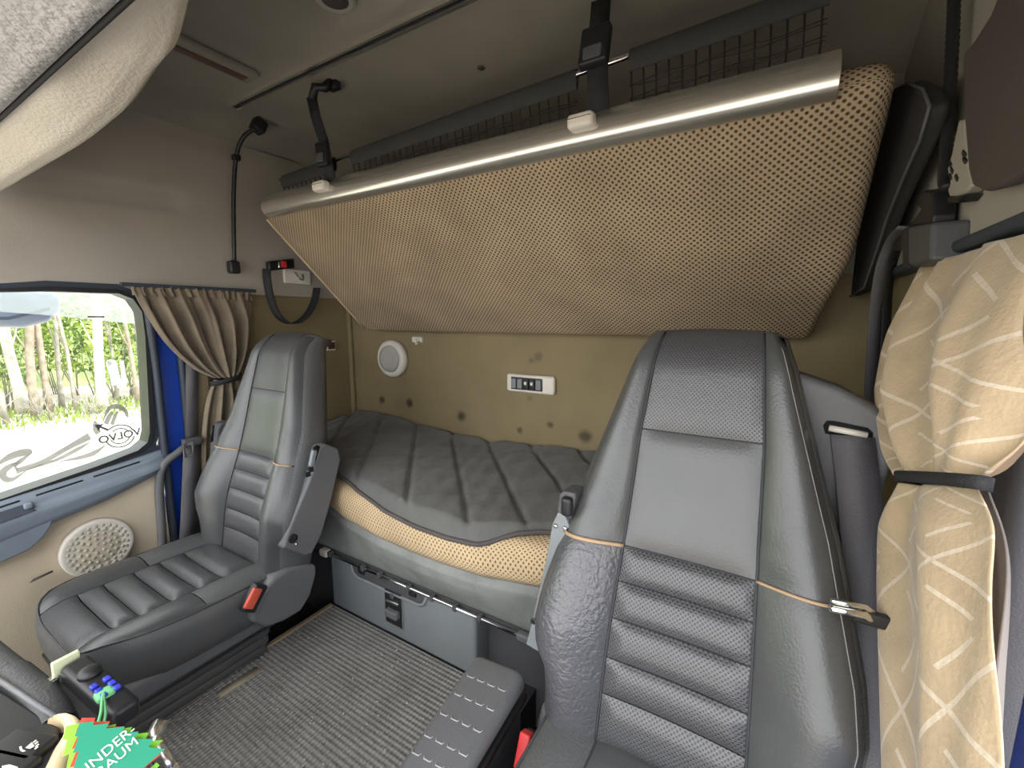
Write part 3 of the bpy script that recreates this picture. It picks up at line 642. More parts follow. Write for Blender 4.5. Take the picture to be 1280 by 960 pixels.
# things on the rear wall
sc_ = P(492, 448, 1, 1.74)
rs = empty('rear_speaker', sc_, 'round pale fitting with a raised dome on the beige rear wall', 'speaker')
O('rim', lathe([(.105, .0), (.105, .03), (.095, .042), (.078, .045), (.074, .036)], (sc_[0], YB, sc_[2]), (0, -1, 0), 40), WHITEP, rs)
O('dome', lathe([(.075, .03), (.072, .05), (.05, .058), (.045, .056), (.02, .060), (.002, .061)], (sc_[0], YB, sc_[2]), (0, -1, 0), 36), mat('pale_grille', srgb(176, 174, 168), .6), rs)
hk = P(520, 427, 1, 1.73)
ho = empty('coat_hook', hk, 'small pale coat hook beside the round fitting on the rear wall', 'hook')
O('hook_base', rbox((hk[0], YB - .008, hk[2] + .01), (.07, .018, .03), .006), WHITEP, ho)
O('hook_arm', tube([(hk[0] + .02, YB - .01, hk[2]), (hk[0] + .02, YB - .04, hk[2] - .01), (hk[0] + .02, YB - .045, hk[2] + .015)], .007, 8), WHITEP, ho)
sw = P(663, 480, 1, 1.735)
sp2 = empty('switch_panel', sw, 'long pale switch panel with dark rocker buttons on the rear wall', 'switch panel')
O('bezel', rbox((sw[0], YB - .012, sw[2]), (.25, .026, .085), .012, k=4), WHITEP, sp2)
O('well', rbox((sw[0] - .015, YB - .025, sw[2]), (.165, .006, .058), .002), BLACK, sp2)
for i, m_ in enumerate((GREYP2, GREYP2, BLACK, BLACK, GREYP2)):
    bx_ = sw[0] - .08 + i * .0325
    bt = O('rocker', rbox((bx_, YB - .031, sw[2]), (.026, .012, .046), .004), m_, sp2)
    if m_ is BLACK: O('symbol', rbox((bx_, YB - .038, sw[2] + .004), (.012, .002, .014), .0008), WHITEP, bt)
th = P(413, 432, 0, XL + .01)
tm = empty('heater_control', th, 'small square heater control with dark red face behind the passenger seat', 'control')
O('frame', rbox((XL + .008, th[1], th[2]), (.02, .062, .055), .006), WHITEP, tm)
O('face', rbox((XL + .019, th[1], th[2]), (.006, .044, .04), .002), mat('dark_red_face', srgb(82, 44, 38), .4), tm)
# ================================================================== LOWER BUNK
def yf(x): return float(np.interp(x, [-2.2, -1.75, -1.6, -1.36, -1.15, -1.0, -.85, -.70, -.52, -.3, .3], [1.14, 1.13, 1.075, 1.005, .972, .960, .958, .966, 1.01, 1.10, 1.13]))
lb = empty('lower_bunk', (-.96, 1.4, .24), 'lower bunk with tan perforated mattress on a grey carpeted base', 'bunk bed')
def base(u, v):
    x = XL + .01 + (XR - XL - .02) * u; y1 = yf(x) + .004
    pr = [(1.06, .245), (1.045, .262), (y1 + .022, .36), (y1 + .012, .40), (y1 + .02, .425), (1.3, .43)]
    t = v * 5; i = min(int(t), 4); f = t - i
    return (x, pr[i][0] + (pr[i + 1][0] - pr[i][0]) * f, pr[i][1] + (pr[i + 1][1] - pr[i][1]) * f)
O('bunk_base', grid(base, 90, 25), CARP, lb)
O('under_board', box2((XL, 1.05, .235), (XR, YB, .25)), DGREYP, lb, smooth=False)
# v runs bottom front -> over the roll -> to the rear
def matt2(u, v):
    x = XL + .01 + (XR - XL - .02) * u; y1 = yf(x); zt, zb = .565, .425; c, hh = (zt + zb) / 2, (zt - zb) / 2
    if v < .6:
        a = -math.pi / 2 + math.pi * v / .6; ca, sa = math.cos(a), math.sin(a)
        return (x, y1 + .055 - .06 * abs(ca) ** .7, c + hh * math.copysign(abs(sa) ** .8, sa))
    return (x, y1 + .055 + (YB - .01 - y1 - .055) * (v - .6) / .4, zt)
O('mattress', grid(matt2, 110, 36, uvfn=lambda u, v: (2.44 * u, .19 * v / .6 if v < .6 else .19 + .6 * (v - .6) / .4)), MATTF, lb)
# duvet: stitched diagonal quilting, rumpled, hem over the front edge
def yd(x): return float(np.interp(x, [-2.15, -1.8, -1.63, -1.45, -1.28, -1.1, -.93, -.80, -.70, -.60, -.537, -.3, 0.05], [1.20, 1.20, 1.15, 1.07, 1.018, .975, .950, .945, .958, 1.03, 1.08, 1.15, 1.2]))
qo = [-.30, -.10, .09, .26, .44, .62, -.5, -.7, .8, 1.0]
def dz(x, y):
    k = x * .75 + y * .66; k2 = -x * .62 + y * .78
    d = min(abs(k - o) for o in qo); g = 1 - math.exp(-(d / .009) ** 2); g *= .65 + .35 * math.sqrt(min(1, d / .09))
    d2 = abs(((k2 + .1) / .44) % 1 - .5) * .44; g2 = 1 - .45 * math.exp(-(d2 / .009) ** 2)
    z = .588 + .017 * g * g2
    z += np.interp(x, [-2.15, -1.9, -1.5, -1.15, -.8, -.5, 0], [.02, .03, .0, -.02, .0, .02, .0]) * smst(1.3, 1.65, y)
    z += .007 * math.sin(5 * x + 7 * y) * smst(1.0, 1.2, y) + .0016 * math.sin(38 * x - 30 * y + 2 * math.sin(9 * y)) + .0016 * math.sin(60 * x + 15 * y + 3 * math.sin(7 * x + 5 * y)) + .002 * math.sin(17 * x - 44 * y + 2 * math.sin(11 * x))
    return z
def duv(u, v):
    x = -2.15 + 2.2 * u; y0 = yd(x); t = v
    y = y0 + (YB - .03 - y0) * t; z = dz(x, y)
    e = smst(0, .05, t); zo = .575 - .03 * smst(.01, .06, yf(x) + .055 - y0); z = zo + (z - zo) * e ** .6
    y -= .0
    z += .02 * smst(.93, 1.0, t)
    return (x, y, z)
dv = tag(O('duvet', grid(duv, 260, 110), QUILT), 'dark grey quilted duvet spread over the lower bunk', 'duvet')
O('hem', tube([(x, yd(x) - .001, .576 - .03 * smst(.01, .06, yf(x) + .055 - yd(x))) for x in np.linspace(-2.14, .04, 90)], .0075, 7), HEM, dv)
# locker under the bunk and the rod above it
lk = empty('bunk_locker', (-1.14, 1.08, 0), 'grey plastic locker with black latch plate under the lower bunk', 'locker')
O('body', rbox((-1.14, 1.086, .118), (.745, .085, .232), .014, k=4), GREYP2, lk)
O('handle_recess', prism([(-1.37, 1.046, .231), (-1.355, 1.046, .20), (-1.33, 1.046, .19), (-1.02, 1.046, .19), (-.995, 1.046, .20), (-.98, 1.046, .231)], (0, -.007, 0)), DGREYP, lk, bevel=.003)
O('handle_lip', tube([(-1.375, 1.04, .231), (-1.36, 1.038, .198), (-1.335, 1.038, .186), (-1.015, 1.038, .186), (-.99, 1.038, .198), (-.975, 1.04, .231)], .006, 8), GREYP2, lk)
for x in (-1.31, -1.04): O('bumper', rbox((x, 1.038, .222), (.035, .012, .02), .004), BLACK, lk)
lp0, lp1 = P(481, 738, 1, 1.04), P(505, 797, 1, 1.04)
lx, lz = (lp0[0] + lp1[0]) / 2, (lp0[2] + lp1[2]) / 2
la = O('latch_plate', rbox((lx, 1.04, .128), (.086, .012, .135), .004), BLACK, lk)
O('latch_rim', join(box2((lx - .046, 1.036, .054), (lx + .046, 1.042, .06)), box2((lx + .043, 1.036, .06), (lx + .047, 1.042, .19))), CHROME, lk, smooth=False)
O('catch', rbox((lx, 1.032, .155), (.066, .008, .01), .003), CHROME, la)
O('paddle', rbox((lx + .004, 1.026, .112), (.062, .022, .028), .005), GREYP, la)
O('keyhole', lathe([(.012, 0), (.012, .004), (.004, .005)], (lx, 1.034, .178), (0, -1, 0), 14), DGREYP, la)
rod = empty('locker_rod', (-1.08, 1.028, .243), 'slim chrome hinge rod along the front of the bunk base', 'rod')
O('bar', tube([(-1.60, 1.03, .246), (-.56, 1.03, .246)], .006, 10), CHROME, rod)
for x in (-1.535, -1.49, -1.29, -1.20, -1.05, -.94, -.84, -.74): O('clip', rbox((x, 1.032, .246), (.016, .022, .022), .004), DGREYP, rod)
O('end_fitting', rbox((-.575, 1.03, .246), (.05, .026, .026), .008), GREYP, rod); O('end_fitting', rbox((-1.52, 1.03, .244), (.045, .03, .03), .008), WHITEP, rod)
# floor mat
fm = empty('floor_mat', (-1.05, .35, 0), 'dark ribbed floor mat with tan bound edge between the seats', 'mat')
O('pile', grid(lambda u, v: (-1.505 + .90 * u, -.3 + 1.338 * v, .004 + .002 * math.sin(20 * v)), 10, 14, uvfn=lambda u, v: (.90 * u, 1.338 * v)), MATW, fm)
O('binding', rbox((-1.513, .37, .002), (.022, 1.34, .014), .006, div=(1, 8, 1)), BIND, fm)
O('stitching', tube([(-1.502 + .0015 * (-1) ** i, y, .009) for i, y in enumerate(np.arange(-.28, 1.03, .012))], .0016, 5), TANP, fm)
ta, tb_ = P(274, 868, 2, .006), P(322, 836, 2, .006)
O('worn_label', prism([(ta[0] - .012, ta[1], .0075), (ta[0] + .022, ta[1] - .004, .0075), (tb_[0] + .022, tb_[1], .0075), (tb_[0] - .012, tb_[1] + .004, .0075)], (0, 0, .0006)), TAPE, fm)
cr = []
for i in range(60):
    x, y = random.uniform(-1.48, -.7), random.uniform(.3, 1.0); cr.append(rbox((x, y, .0095), (.004, .003, .003), .001, k=1)[:2])
tag(O('crumbs', join(*cr), WHITEP, smooth=False), 'scattered pale crumbs on the floor mat', 'crumbs', kind='stuff')
# ================================================================== SEATS
WH = ([0, .06, .11, .14, .19, .27, .38, .47, .6, .7, .79, .82, .84], [.240, .240, .246, .266, .272, .265, .243, .225, .190, .163, .140, .130, .118])
CH = ([0, .25, .38, .6, .84], [.128, .122, .118, .112, .094])
BH = ([0, .1, .2, .38, .5, .84], [.03, .045, .062, .045, .025, .008])
def seat_back(root, cx, y0, z0, up, k, side):
    up = np.array([0, *up], float); up /= np.linalg.norm(up); fr = np.array([0, -up[2], up[1]]); org = np.array([cx, y0, z0])
    wH = lambda h: float(np.interp(h, *WH)); cH = lambda h: float(np.interp(h, *CH)); bH = lambda h: float(np.interp(h, *BH))
    htop = lambda a: .845 - .9 * a * a
    def fw(a, h):
        c, w_, s = cH(h), wH(h), abs(a)
        f = .018 * math.exp(-((h - .2) / .15) ** 2)
        if s <= c: f += .008 * (s / c) ** 2
        else:
            q = min(1, (s - c) / max(.01, w_ - c)); f += .008 + bH(h) * math.sin(math.pi * .62 * q) - .035 * q ** 5
        if s > c and .385 < h < .52: f += .0022 * math.sin(h * 230 + a * 25 + 3 * math.sin(a * 30)) * min(1, (h - .385) * 40) * (1 - (h - .385) / .135)
        if h > .74: f -= .055 * ((h - .74) / .105) ** 2
        return f
    def pt(a, h, f): return org + (np.array([a, 0, 0]) + up * h + fr * f) * k
    def patch(aL, aR, h0, h1, pf, nu=14, nv=14, e=8, ev=None):
        ev = ev or e
        def fn(p, q):
            hh0 = h0; a_ = None
            h = h0 + (min(h1, .845) - h0) * q
            a = aL(h) + (aR(h) - aL(h)) * p
            if h1 > .83: h = h0 + (htop(a) - h0) * q; a = aL(h) + (aR(h) - aL(h)) * p
            return pt(a, h, fw(a, h) + pf * (1 - abs(2 * p - 1) ** e) * (1 - abs(2 * q - 1) ** ev) - .002)
        return grid(fn, nu, nv, uvfn=lambda p, q: (p * .24, q * (h1 - h0)))
    C_l, C_r = (lambda h: -cH(h) + .002), (lambda h: cH(h) - .002)
    hs = [0.0, .095, .165, .24, .31, .378]
    for i in range(5): O('lumbar_rib', patch(C_l, C_r, hs[i] + .0012, hs[i + 1] - .0012, .012, 16, 12, 10, 3), LEAP, root)
    O('shoulder_panel', patch(C_l, C_r, .380, .616, .007, 18, 18), LEA, root)
    O('head_panel', patch(C_l, C_r, .619, .845, .006, 18, 18), LEAP, root)
    for sg in (-1, 1):
        oi, oo = (lambda h: sg * (cH(h) + .002)), (lambda h: sg * wH(h))
        aL, aR = (oo, oi) if sg < 0 else (oi, oo)
        O('side_bolster', patch(aL, aR, .0, .377, .006, 16, 26), LEAW if sg == side else LEA, root)
        O('side_bolster', patch(aL, aR, .380, .845, .005, 16, 26), LEA, root)
        O('seam', tube([pt(sg * cH(h), h, fw(cH(h), h) - .001) for h in np.linspace(0, .835, 40)], .0026, 6), SEAM, root)
        O('tan_piping', tube([pt(sg * a, .3785, fw(a, .3785) + .001) for a in np.linspace(cH(.378), wH(.378) - .004, 14)], .0042 if sg == side else .003, 6), TANP, root)
        if side and sg > 0: O('edge_stitching', tube([pt(sg * (wH(h) - .012), h, fw(wH(h) - .012, h) + .003) for h in np.linspace(.02, .80, 60)], .0011, 5), mat('edge_thread', srgb(128, 126, 126), .6), root)
    # sides and top of the backrest
    ol = [(-wH(h), h) for h in np.linspace(0, .80, 34)]; wt = wH(.835)
    tp = [(a, htop(a)) for a in np.linspace(-wH(.82), wH(.82), 15)]
    ol = ol + tp + [(-a, h) for a, h in reversed(ol)]
    def sidefn(p, q):
        i = int(round(p * (len(ol) - 1))); a, h = ol[i]; a0, h0 = ol[max(0, i - 3)]; a1, h1 = ol[min(len(ol) - 1, i + 3)]
        t = np.array([a1 - a0, h1 - h0]); t /= np.linalg.norm(t); n = np.array([-t[1], t[0]]); f = fw(a, min(h, .845))
        o_, d_ = [(0, -.001), (.006, -.010), (.010, -.03), (.008, -.07), (-.004, -.105), (-.022, -.118)][int(round(q * 5))]
        d = (f + d_) if d_ > -.1 else d_ + .0 * f
        return pt(a + n[0] * o_, h + n[1] * o_, d)
    O('backrest_side', grid(sidefn, len(ol) - 1, 5), LEAS, root)
    def backfn(p, q):
        h = .84 * q; a = (2 * p - 1) * (wH(h) - .018); return pt(a, h, -.118 - .01 * math.cos((2 * p - 1) * 1.5))
    O('back_shell', grid(backfn, 12, 20, flip=True), DGREYP, root)
    def corefn(p, q):
        h = .83 * q; a = (2 * p - 1) * (wH(h) - .006); return pt(a, h, fw(a, h) - .006)
    O('backrest_core', grid(corefn, 24, 30), SEAM, root)
    return pt, fw, wH
def seat_cushion(root, cx, yr, z0, k):
    UM = .277
    vend = lambda u: .50 * max(0., 1 - (abs(u) / UM) ** 6) ** .25
    wc = lambda v: UM * max(0., 1 - (v / .5) ** 4) ** (1 / 6)
    def zt(u, v):
        s = abs(u); z = .006 * math.cos(v * 5) + .022 * smst(.10, .20, s) - .012 * max(0, (s - .22) / .055) ** 2
        z += .03 * v - .02 * max(0, (v - .43) / .065) ** 2
        return z
    def pt(u, v, z): return np.array([cx + u * k, yr - v * k, z0 + z * k])
    def patch(u0, u1, v0, v1, pf, nu=12, nv=12, e=8, ev=4, curve=False):
        def fn(p, q):
            u = u0(0) + (u1(0) - u0(0)) * p; ve = vend(u); a_, b_ = min(v0, ve), (min(v1, ve) if v1 else max(v0, ve)) if not (v0 > ve) else ve
            v = a_ + (b_ - a_) * q
            return pt(u, v, zt(u, v) + pf * (1 - abs(2 * p - 1) ** e) * (1 - abs(2 * q - 1) ** ev))
        return grid(fn, nu, nv, uvfn=lambda p, q: (p * .3, q * .09), flip=True)
    ci = lambda v: -.148; co = lambda v: .148
    vb = [0, .115, .19, .265, .345, .409]
    for i in range(5): O('cushion_rib', patch(ci, co, vb[i] + .001, vb[i + 1] - .001, .019, 16, 12, 10, 3), LEA if i else LEA, root)
    O('cushion_front', patch(ci, co, .411, None, .010, 18, 14, 10, 4), LEAP, root)
    for sg in (-1, 1):
        i_, o_ = (lambda v: sg * .151), (lambda v: sg * (UM - .0005))
        a, b = (o_, i_) if sg < 0 else (i_, o_)
        O('cushion_bolster', patch(a, b, 0, .22, .005, 10, 12), LEAS, root); O('cushion_bolster', patch(a, b, .223, None, .005, 10, 16), LEA, root)
        O('cushion_seam', tube([pt(sg * .1495, v, zt(.15, v) - .001) for v in np.linspace(0, .49, 30)], .0024, 6), SEAM, root)
    ol = [(-wc(v), v) for v in np.linspace(0, .40, 16)]
    fr = [(u, vend(u)) for u in np.linspace(-wc(.41), wc(.41), 25)]
    ol = ol + fr + [(-a, v) for a, v in reversed(ol)]
    def sf(p, q):
        i = int(round(p * (len(ol) - 1))); u, v = ol[i]; u0, v0 = ol[max(0, i - 1)]; u1, v1 = ol[min(len(ol) - 1, i + 1)]
        t = np.array([u1 - u0, v1 - v0]); t /= np.linalg.norm(t) + 1e-9; n = np.array([-t[1], t[0]])
        o_, d_ = [(-.002, .002), (.006, -.006), (.012, -.035), (.008, -.085), (-.006, -.135), (-.035, -.150)][int(round(q * 5))]
        return pt(u + n[0] * o_, v + n[1] * o_, zt(u, v) * (1 - q * .6) + d_)
    O('cushion_side', grid(sf, len(ol) - 1, 5, flip=True), LEAS, root)
    O('cushion_piping', tube([pt(u, v, zt(u, v) + .002) for u, v in ol], .003, 5), LEA, root)
    O('cushion_core', rbox(pt(0, .22, -.07), (.48 * k, .42 * k, .10 * k), .02), SEAM, root)
# ---- passenger seat
ps = empty('passenger_chair', (-1.70, .55, -.15), 'grey leather passenger seat with armrests folded up beside the blue-framed door', 'seat')
ppt, pfw, pwH = seat_back(ps, -1.660, .778, .296, (.225, .89), 1.05, 0)
seat_cushion(ps, -1.700, .780, .304, 1.0)
O('side_skirt', rbox((-1.70, .53, .165), (.52, .47, .075), .02, div=(1, 4, 1)), GREYP, ps)
O('skirt_rail', rbox((-1.70, .53, .122), (.50, .48, .014), .005), BLACK, ps)
fl = []
for i in range(7): fl.append(rbox((-1.70, .53, .098 - i * .036), (.47 - .012 * i, .46 - .008 * i, .038), .015)[:2])
O('bellows', join(*fl), mat('bellows_rubber', srgb(82, 81, 80), .5), ps)
O('seat_foot', rbox((-1.70, .54, -.145), (.44, .44, .03), .006), BLACK, ps)
hx = -1.44
hc = [(303, 772), (304, 757), (316, 738), (332, 717), (350, 705), (368, 701), (385, 701), (385, 712), (378, 738), (366, 758), (345, 770), (322, 778)]
O('recliner_cover', prism([P(x, y, 0, hx + .0) for x, y in hc], (.055, 0, 0)), GREYP, ps, bevel=.014, seg=4)
def yz(c, px, x=hx): return P(*px, 0, x)
q = P(317, 747, 0, hx + .057)
sk = O('buckle_socket', rbox(q, (.03, .045, .085), .006, ey=(0, .8, -.6), ez=(0, .6, .8)), BLACK, ps)
O('buckle_button', rbox(np.array(P(316, 748, 0, hx + .073)), (.014, .032, .062), .004, ey=(0, .8, -.6), ez=(0, .6, .8)), REDO, sk)
ac_ = [(389, 556), (397, 552), (413, 558), (416, 572), (405, 620), (392, 665), (380, 688), (371, 691), (343, 681), (348, 664), (362, 630), (378, 592)]
ax_ = -1.41
ar_ = O('armrest', prism([P(x, y, 0, ax_) for x, y in ac_], (.05, 0, 0)), GREYP, ps, bevel=.010, seg=3)
gr = [(391, 559), (396, 556), (400, 558), (390, 590), (384, 588)]
O('armrest_slot', prism([P(x, y, 0, ax_ + .0515) for x, y in gr], (.002, 0, 0)), BLACK, ar_)
O('thumbwheel', rbox(P(391, 573, 0, ax_ + .054), (.014, .02, .06), .006, ey=(0, .95, -.3), ez=(0, .3, .95)), GREYP2, ar_)
for c in ((389, 587), (385, 593)): O('slot_mark', rbox(P(*c, 0, ax_ + .053), (.004, .02, .018), .002), BLACK, ar_)
O('pivot_hole', lathe([(.016, 0), (.016, .004), (.008, .001)], P(366, 673, 0, ax_ + .05), (1, 0, 0), 18), BLACK, ar_)
O('pivot_pin', lathe([(.005, 0), (.005, .004), (.001, .005)], P(370, 680, 0, ax_ + .05), (1, 0, 0), 10), CHROME, ar_)
af = [(264, 534), (268, 527), (280, 524), (288, 528), (288, 545), (276, 580), (266, 606), (258, 604), (261, 570)]
ar2 = O('armrest', prism([P(x, y, 0, -2.0) for x, y in af], (.05, 0, 0)), DGREYP, ps, bevel=.010, seg=3)
O('armrest_slot', prism([P(x, y, 0, -1.948) for x, y in ((264, 533), (268, 531), (266, 552), (262, 553))], (.002, 0, 0)), BLACK, ar2)
# ---- driver seat
ds = empty('driver_chair', (-.11, .45, -.15), 'large grey leather driver seat with integrated belt and creased bolster', 'seat')
dpt, dfw, dwH = seat_back(ds, -.11, .72, .38, (.23, .78), 1.0, -1)
seat_cushion(ds, -.11, .74, .37, .84)
O('side_skirt', rbox((-.11, .54, .18), (.42, .42, .12), .03), DGREYP, ds)
fl = []
for i in range(7): fl.append(rbox((-.11, .53, .105 - i * .036), (.42 - .02 * (i % 2), .42 - .02 * (i % 2), .038), .015)[:2])
O('bellows', join(*fl), BLACK, ds); O('seat_foot', rbox((-.11, .52, -.145), (.42, .44, .03), .006), BLACK, ds)
gx = -.415
bar = [(697, 640), (706, 645), (712, 660), (706, 690), (694, 730), (684, 770), (680, 800), (690, 818), (672, 815), (657, 806), (664, 780), (674, 735), (684, 690), (690, 655)]
bx = O('armrest', prism([P(x, y, 1, .80) for x, y in bar], (0, .045, 0)), GREYP2, ds, bevel=.004)
hd = [(696, 640), (699, 618), (704, 614), (719, 617), (719, 624), (713, 650)]
hh = O('armrest_head', prism([P(x, y, 1, .80) for x, y in hd], (0, .05, 0)), DGREYP, bx, bevel=.004)
O('thumbwheel', rbox(P(709, 633, 1, .795), (.024, .02, .042), .008), BLACK, hh)
for c in ((695, 657), (707, 660)): O('rivet', lathe([(.005, 0), (.005, .004), (.002, .006)], P(*c, 1, .80), (0, -1, 0), 10), CHROME, bx)
O('pivot_bolt', lathe([(.007, 0), (.007, .003), (.003, .003)], P(667, 776, 1, .80), (0, -1, 0), 12), BLACK, bx)
rc = [(738, 838), (722, 848), (706, 868), (694, 890), (688, 916), (690, 930), (704, 935), (720, 980), (755, 980), (765, 900)]
O('recliner_cover', prism([P(x, y, 0, -.352) for x, y in rc], (-.036, 0, 0)), GREYP, ds, bevel=.010, seg=3)
sk = O('buckle_socket', rbox(P(659, 944, 0, -.372), (.032, .035, .085), .006, ey=(0, .9, -.43), ez=(0, .43, .9)), BLACK, ds)
O('buckle_button', rbox(np.array(P(655, 938, 0, -.366)), (.024, .024, .066), .004, ey=(0, .9, -.43), ez=(0, .43, .9)), RED, sk)
# belt outlet wing, belt and tongue
yg = .985
wg = [(985, 462), (1005, 469), (1050, 484), (1095, 508), (1115, 526), (1121, 545), (1116, 585), (1098, 640), (1080, 700), (1050, 700), (1020, 600)]
wing = O('belt_outlet_wing', prism([P(x, y, 1, yg) for x, y in wg], (0, .08, 0)), GREYP, ds, bevel=.016, seg=4)
sl = [(1029, 532), (1033, 526), (1042, 526), (1085, 535), (1091, 541), (1090, 550), (1083, 552), (1040, 544), (1031, 541)]
O('belt_slot', prism([P(x, y, 1, yg - .001) for x, y in sl], (0, -.002, 0)), DARK, wing, bevel=0)
O('slot_roller', tube([P(1036, 535, 1, yg - .006), P(1084, 544, 1, yg - .006)], .006, 10), WHITEP, wing)
bpth = smoothpath([P(1065, 545, 1, yg - .008), P(1072, 600, 1, .965), P(1080, 680, 1, .93), P(1090, 760, 1, .89), P(1094, 860, 1, .83), P(1094, 990, 1, .76)], 24)
O('belt_webbing', strip(bpth, (.066, .012, 0), .002), WEBG, ds)
t0_ = np.array(P(1038, 760, 1, .748)); t1_ = np.array(P(1080, 768, 1, .765)); t2_ = np.array(P(1100, 784, 1, .80)); t3_ = np.array(P(1118, 780, 1, .82))
tg = O('belt_tongue', join(tube([t0_, t1_, t2_, t3_], .0062, 8), tube([t0_ + [0, 0, .012], t1_ + [0, 0, .012], t2_ + [.005, 0, .01]], .004, 8)), CHROME, ds)
O('tongue_grip', rbox((t1_ + t2_) / 2 + np.array([0, -.004, .006]), (.05, .014, .022), .005), BLACK, tg)
# padded armrest box beside the driver's seat
A0, A1 = np.array([-.494, .772, .40]), np.array([-.462, .40, .40]); ad = (A0 - A1) / np.linalg.norm(A0 - A1); ax2 = np.cross(ad, [0, 0, 1.])
ab = empty('armrest_box', (-.465, .6, 0), 'dark grey armrest box with dashed moulded grid beside the driver seat', 'armrest box')
ac2 = (A0 + A1) / 2
def tap(o, h): return np.array([o[0] * (1 + .10 * o[1] / h[1]), o[1], o[2]])
O('pad', rbox(ac2 + np.array([0, 0, -.025]), (.126, np.linalg.norm(A0 - A1), .05), .022, ex=ax2, ey=ad, k=4, div=(2, 4, 1), fn=tap), GREYP, ab)
O('lid_rim', rbox(ac2 + np.array([0, 0, -.062]), (.132, np.linalg.norm(A0 - A1) - .005, .02), .008, ex=ax2, ey=ad, k=2, fn=tap), BLACK, ab)
O('box_body', rbox(ac2 + np.array([0, 0, -.235]), (.116, np.linalg.norm(A0 - A1) - .03, .33), .015, ex=ax2, ey=ad, k=2, fn=tap), DGREYP, ab)
O('box_foot', rbox(ac2 * np.array([1, 1, 0]) + np.array([0, 0, .003]), (.12, np.linalg.norm(A0 - A1) - .05, .012), .003, ex=ax2, ey=ad, k=2, fn=tap), BLACK, ab)
for i, t in enumerate((.80, .66, .52, .38, .28)):
    for j in range(4):
        c = A1 + (A0 - A1) * (t - .0) + ax2 * ((j - 1.5) * .0265) + np.array([0, 0, -.0004])
        O('moulded_dash', tube([c - ax2 * .009 + ad * .006, c - ax2 * .007, c + ax2 * .007, c + ax2 * .009 + ad * .006], .0016, 5), STITCH, ab)
# ================================================================== CURTAINS
def curtain_mat():
    m = mat('curtain_gold_lattice', srgb(182, 160, 130), .8, var=.12, vscale=16, bump=.2, bscale=160, sheen=.25); nt = m.node_tree; N = nt.nodes; L = nt.links; b = N['Principled BSDF']
    src = b.inputs['Base Color'].links[0].from_socket
    uv = N.new('ShaderNodeUVMap'); sp = N.new('ShaderNodeSeparateXYZ'); L.new(uv.outputs[0], sp.inputs[0]); masks = []
    for op in ('ADD', 'SUBTRACT'):
        a = N.new('ShaderNodeMath'); a.operation = op; L.new(sp.outputs[0], a.inputs[0]); L.new(sp.outputs[1], a.inputs[1])
        for per, off in ((.19, .0), (.19, .05)):
            d = N.new('ShaderNodeMath'); d.operation = 'MULTIPLY_ADD'; d.inputs[1].default_value = 1 / per; d.inputs[2].default_value = off / per; L.new(a.outputs[0], d.inputs[0])
            f = N.new('ShaderNodeMath'); f.operation = 'FRACT'; L.new(d.outputs[0], f.inputs[0])
            c = N.new('ShaderNodeMath'); c.operation = 'COMPARE'; c.inputs[1].default_value = .5; c.inputs[2].default_value = .022; L.new(f.outputs[0], c.inputs[0])
            if off:                                                # the second line of each pair is broken into dashes
                o2 = N.new('ShaderNodeMath'); o2.operation = 'SUBTRACT' if op == 'ADD' else 'ADD'; L.new(sp.outputs[0], o2.inputs[0]); L.new(sp.outputs[1], o2.inputs[1])
                d2 = N.new('ShaderNodeMath'); d2.operation = 'MULTIPLY_ADD'; d2.inputs[1].default_value = 1 / .19; d2.inputs[2].default_value = .3; L.new(o2.outputs[0], d2.inputs[0])
                f2 = N.new('ShaderNodeMath'); f2.operation = 'FRACT'; L.new(d2.outputs[0], f2.inputs[0])
                l2 = N.new('ShaderNodeMath'); l2.operation = 'LESS_THAN'; l2.inputs[1].default_value = .42; L.new(f2.outputs[0], l2.inputs[0])
                mm = N.new('ShaderNodeMath'); mm.operation = 'MULTIPLY'; L.new(c.outputs[0], mm.inputs[0]); L.new(l2.outputs[0], mm.inputs[1]); c = mm
            masks.append(c.outputs[0])
    acc = masks[0]
    for k in masks[1:]:
        x = N.new('ShaderNodeMath'); x.operation = 'MAXIMUM'; L.new(acc, x.inputs[0]); L.new(k, x.inputs[1]); acc = x.outputs[0]
    sc = N.new('ShaderNodeMath'); sc.operation = 'MULTIPLY'; sc.inputs[1].default_value = .5; L.new(acc, sc.inputs[0])
    mx = N.new('ShaderNodeMix'); mx.data_type = 'RGBA'; L.new(sc.outputs[0], mx.inputs[0]); L.new(src, mx.inputs[6]); mx.inputs[7].default_value = (*srgb(226, 214, 200), 1)
    L.new(mx.outputs[2], b.inputs['Base Color']); return m
CURG = curtain_mat()
def curtain(name, Le, Re, amp, pleats, m, parent, sgn, ph=0., nu=90, nv=80, wid=.34):
    Lp, Rp = smoothpath(Le, nv), smoothpath(Re, nv); am = np.interp(np.linspace(0, 1, nv + 1), np.linspace(0, 1, len(amp)), amp)
    def fn(u, v):
        j = int(round(v * nv)); p = Lp[j] * (1 - u) + Rp[j] * u
        g = 2 * math.pi * pleats * u + ph + .8 * math.sin(3.1 * v + 4 * u)
        x = am[j] * (math.sin(g) + .35 * math.sin(2.3 * g + 1.7 + 2 * v)) + am[j] * .9 * math.sin(math.pi * u)
        return (p[0] + sgn * x, p[1], p[2] + .15 * am[j] * math.sin(g * .7))
    return O(name, grid(fn, nu, nv, uvfn=lambda u, v: (u * wid, -v * .47)), m, parent, solid=.002)
cx_ = -2.125
def CL(x, y, dx=0.): return P(x, y, 0, cx_ + dx)
c1 = empty('passenger_curtain', CL(280, 473), 'brown gathered curtain tied back beside the passenger window', 'curtain')
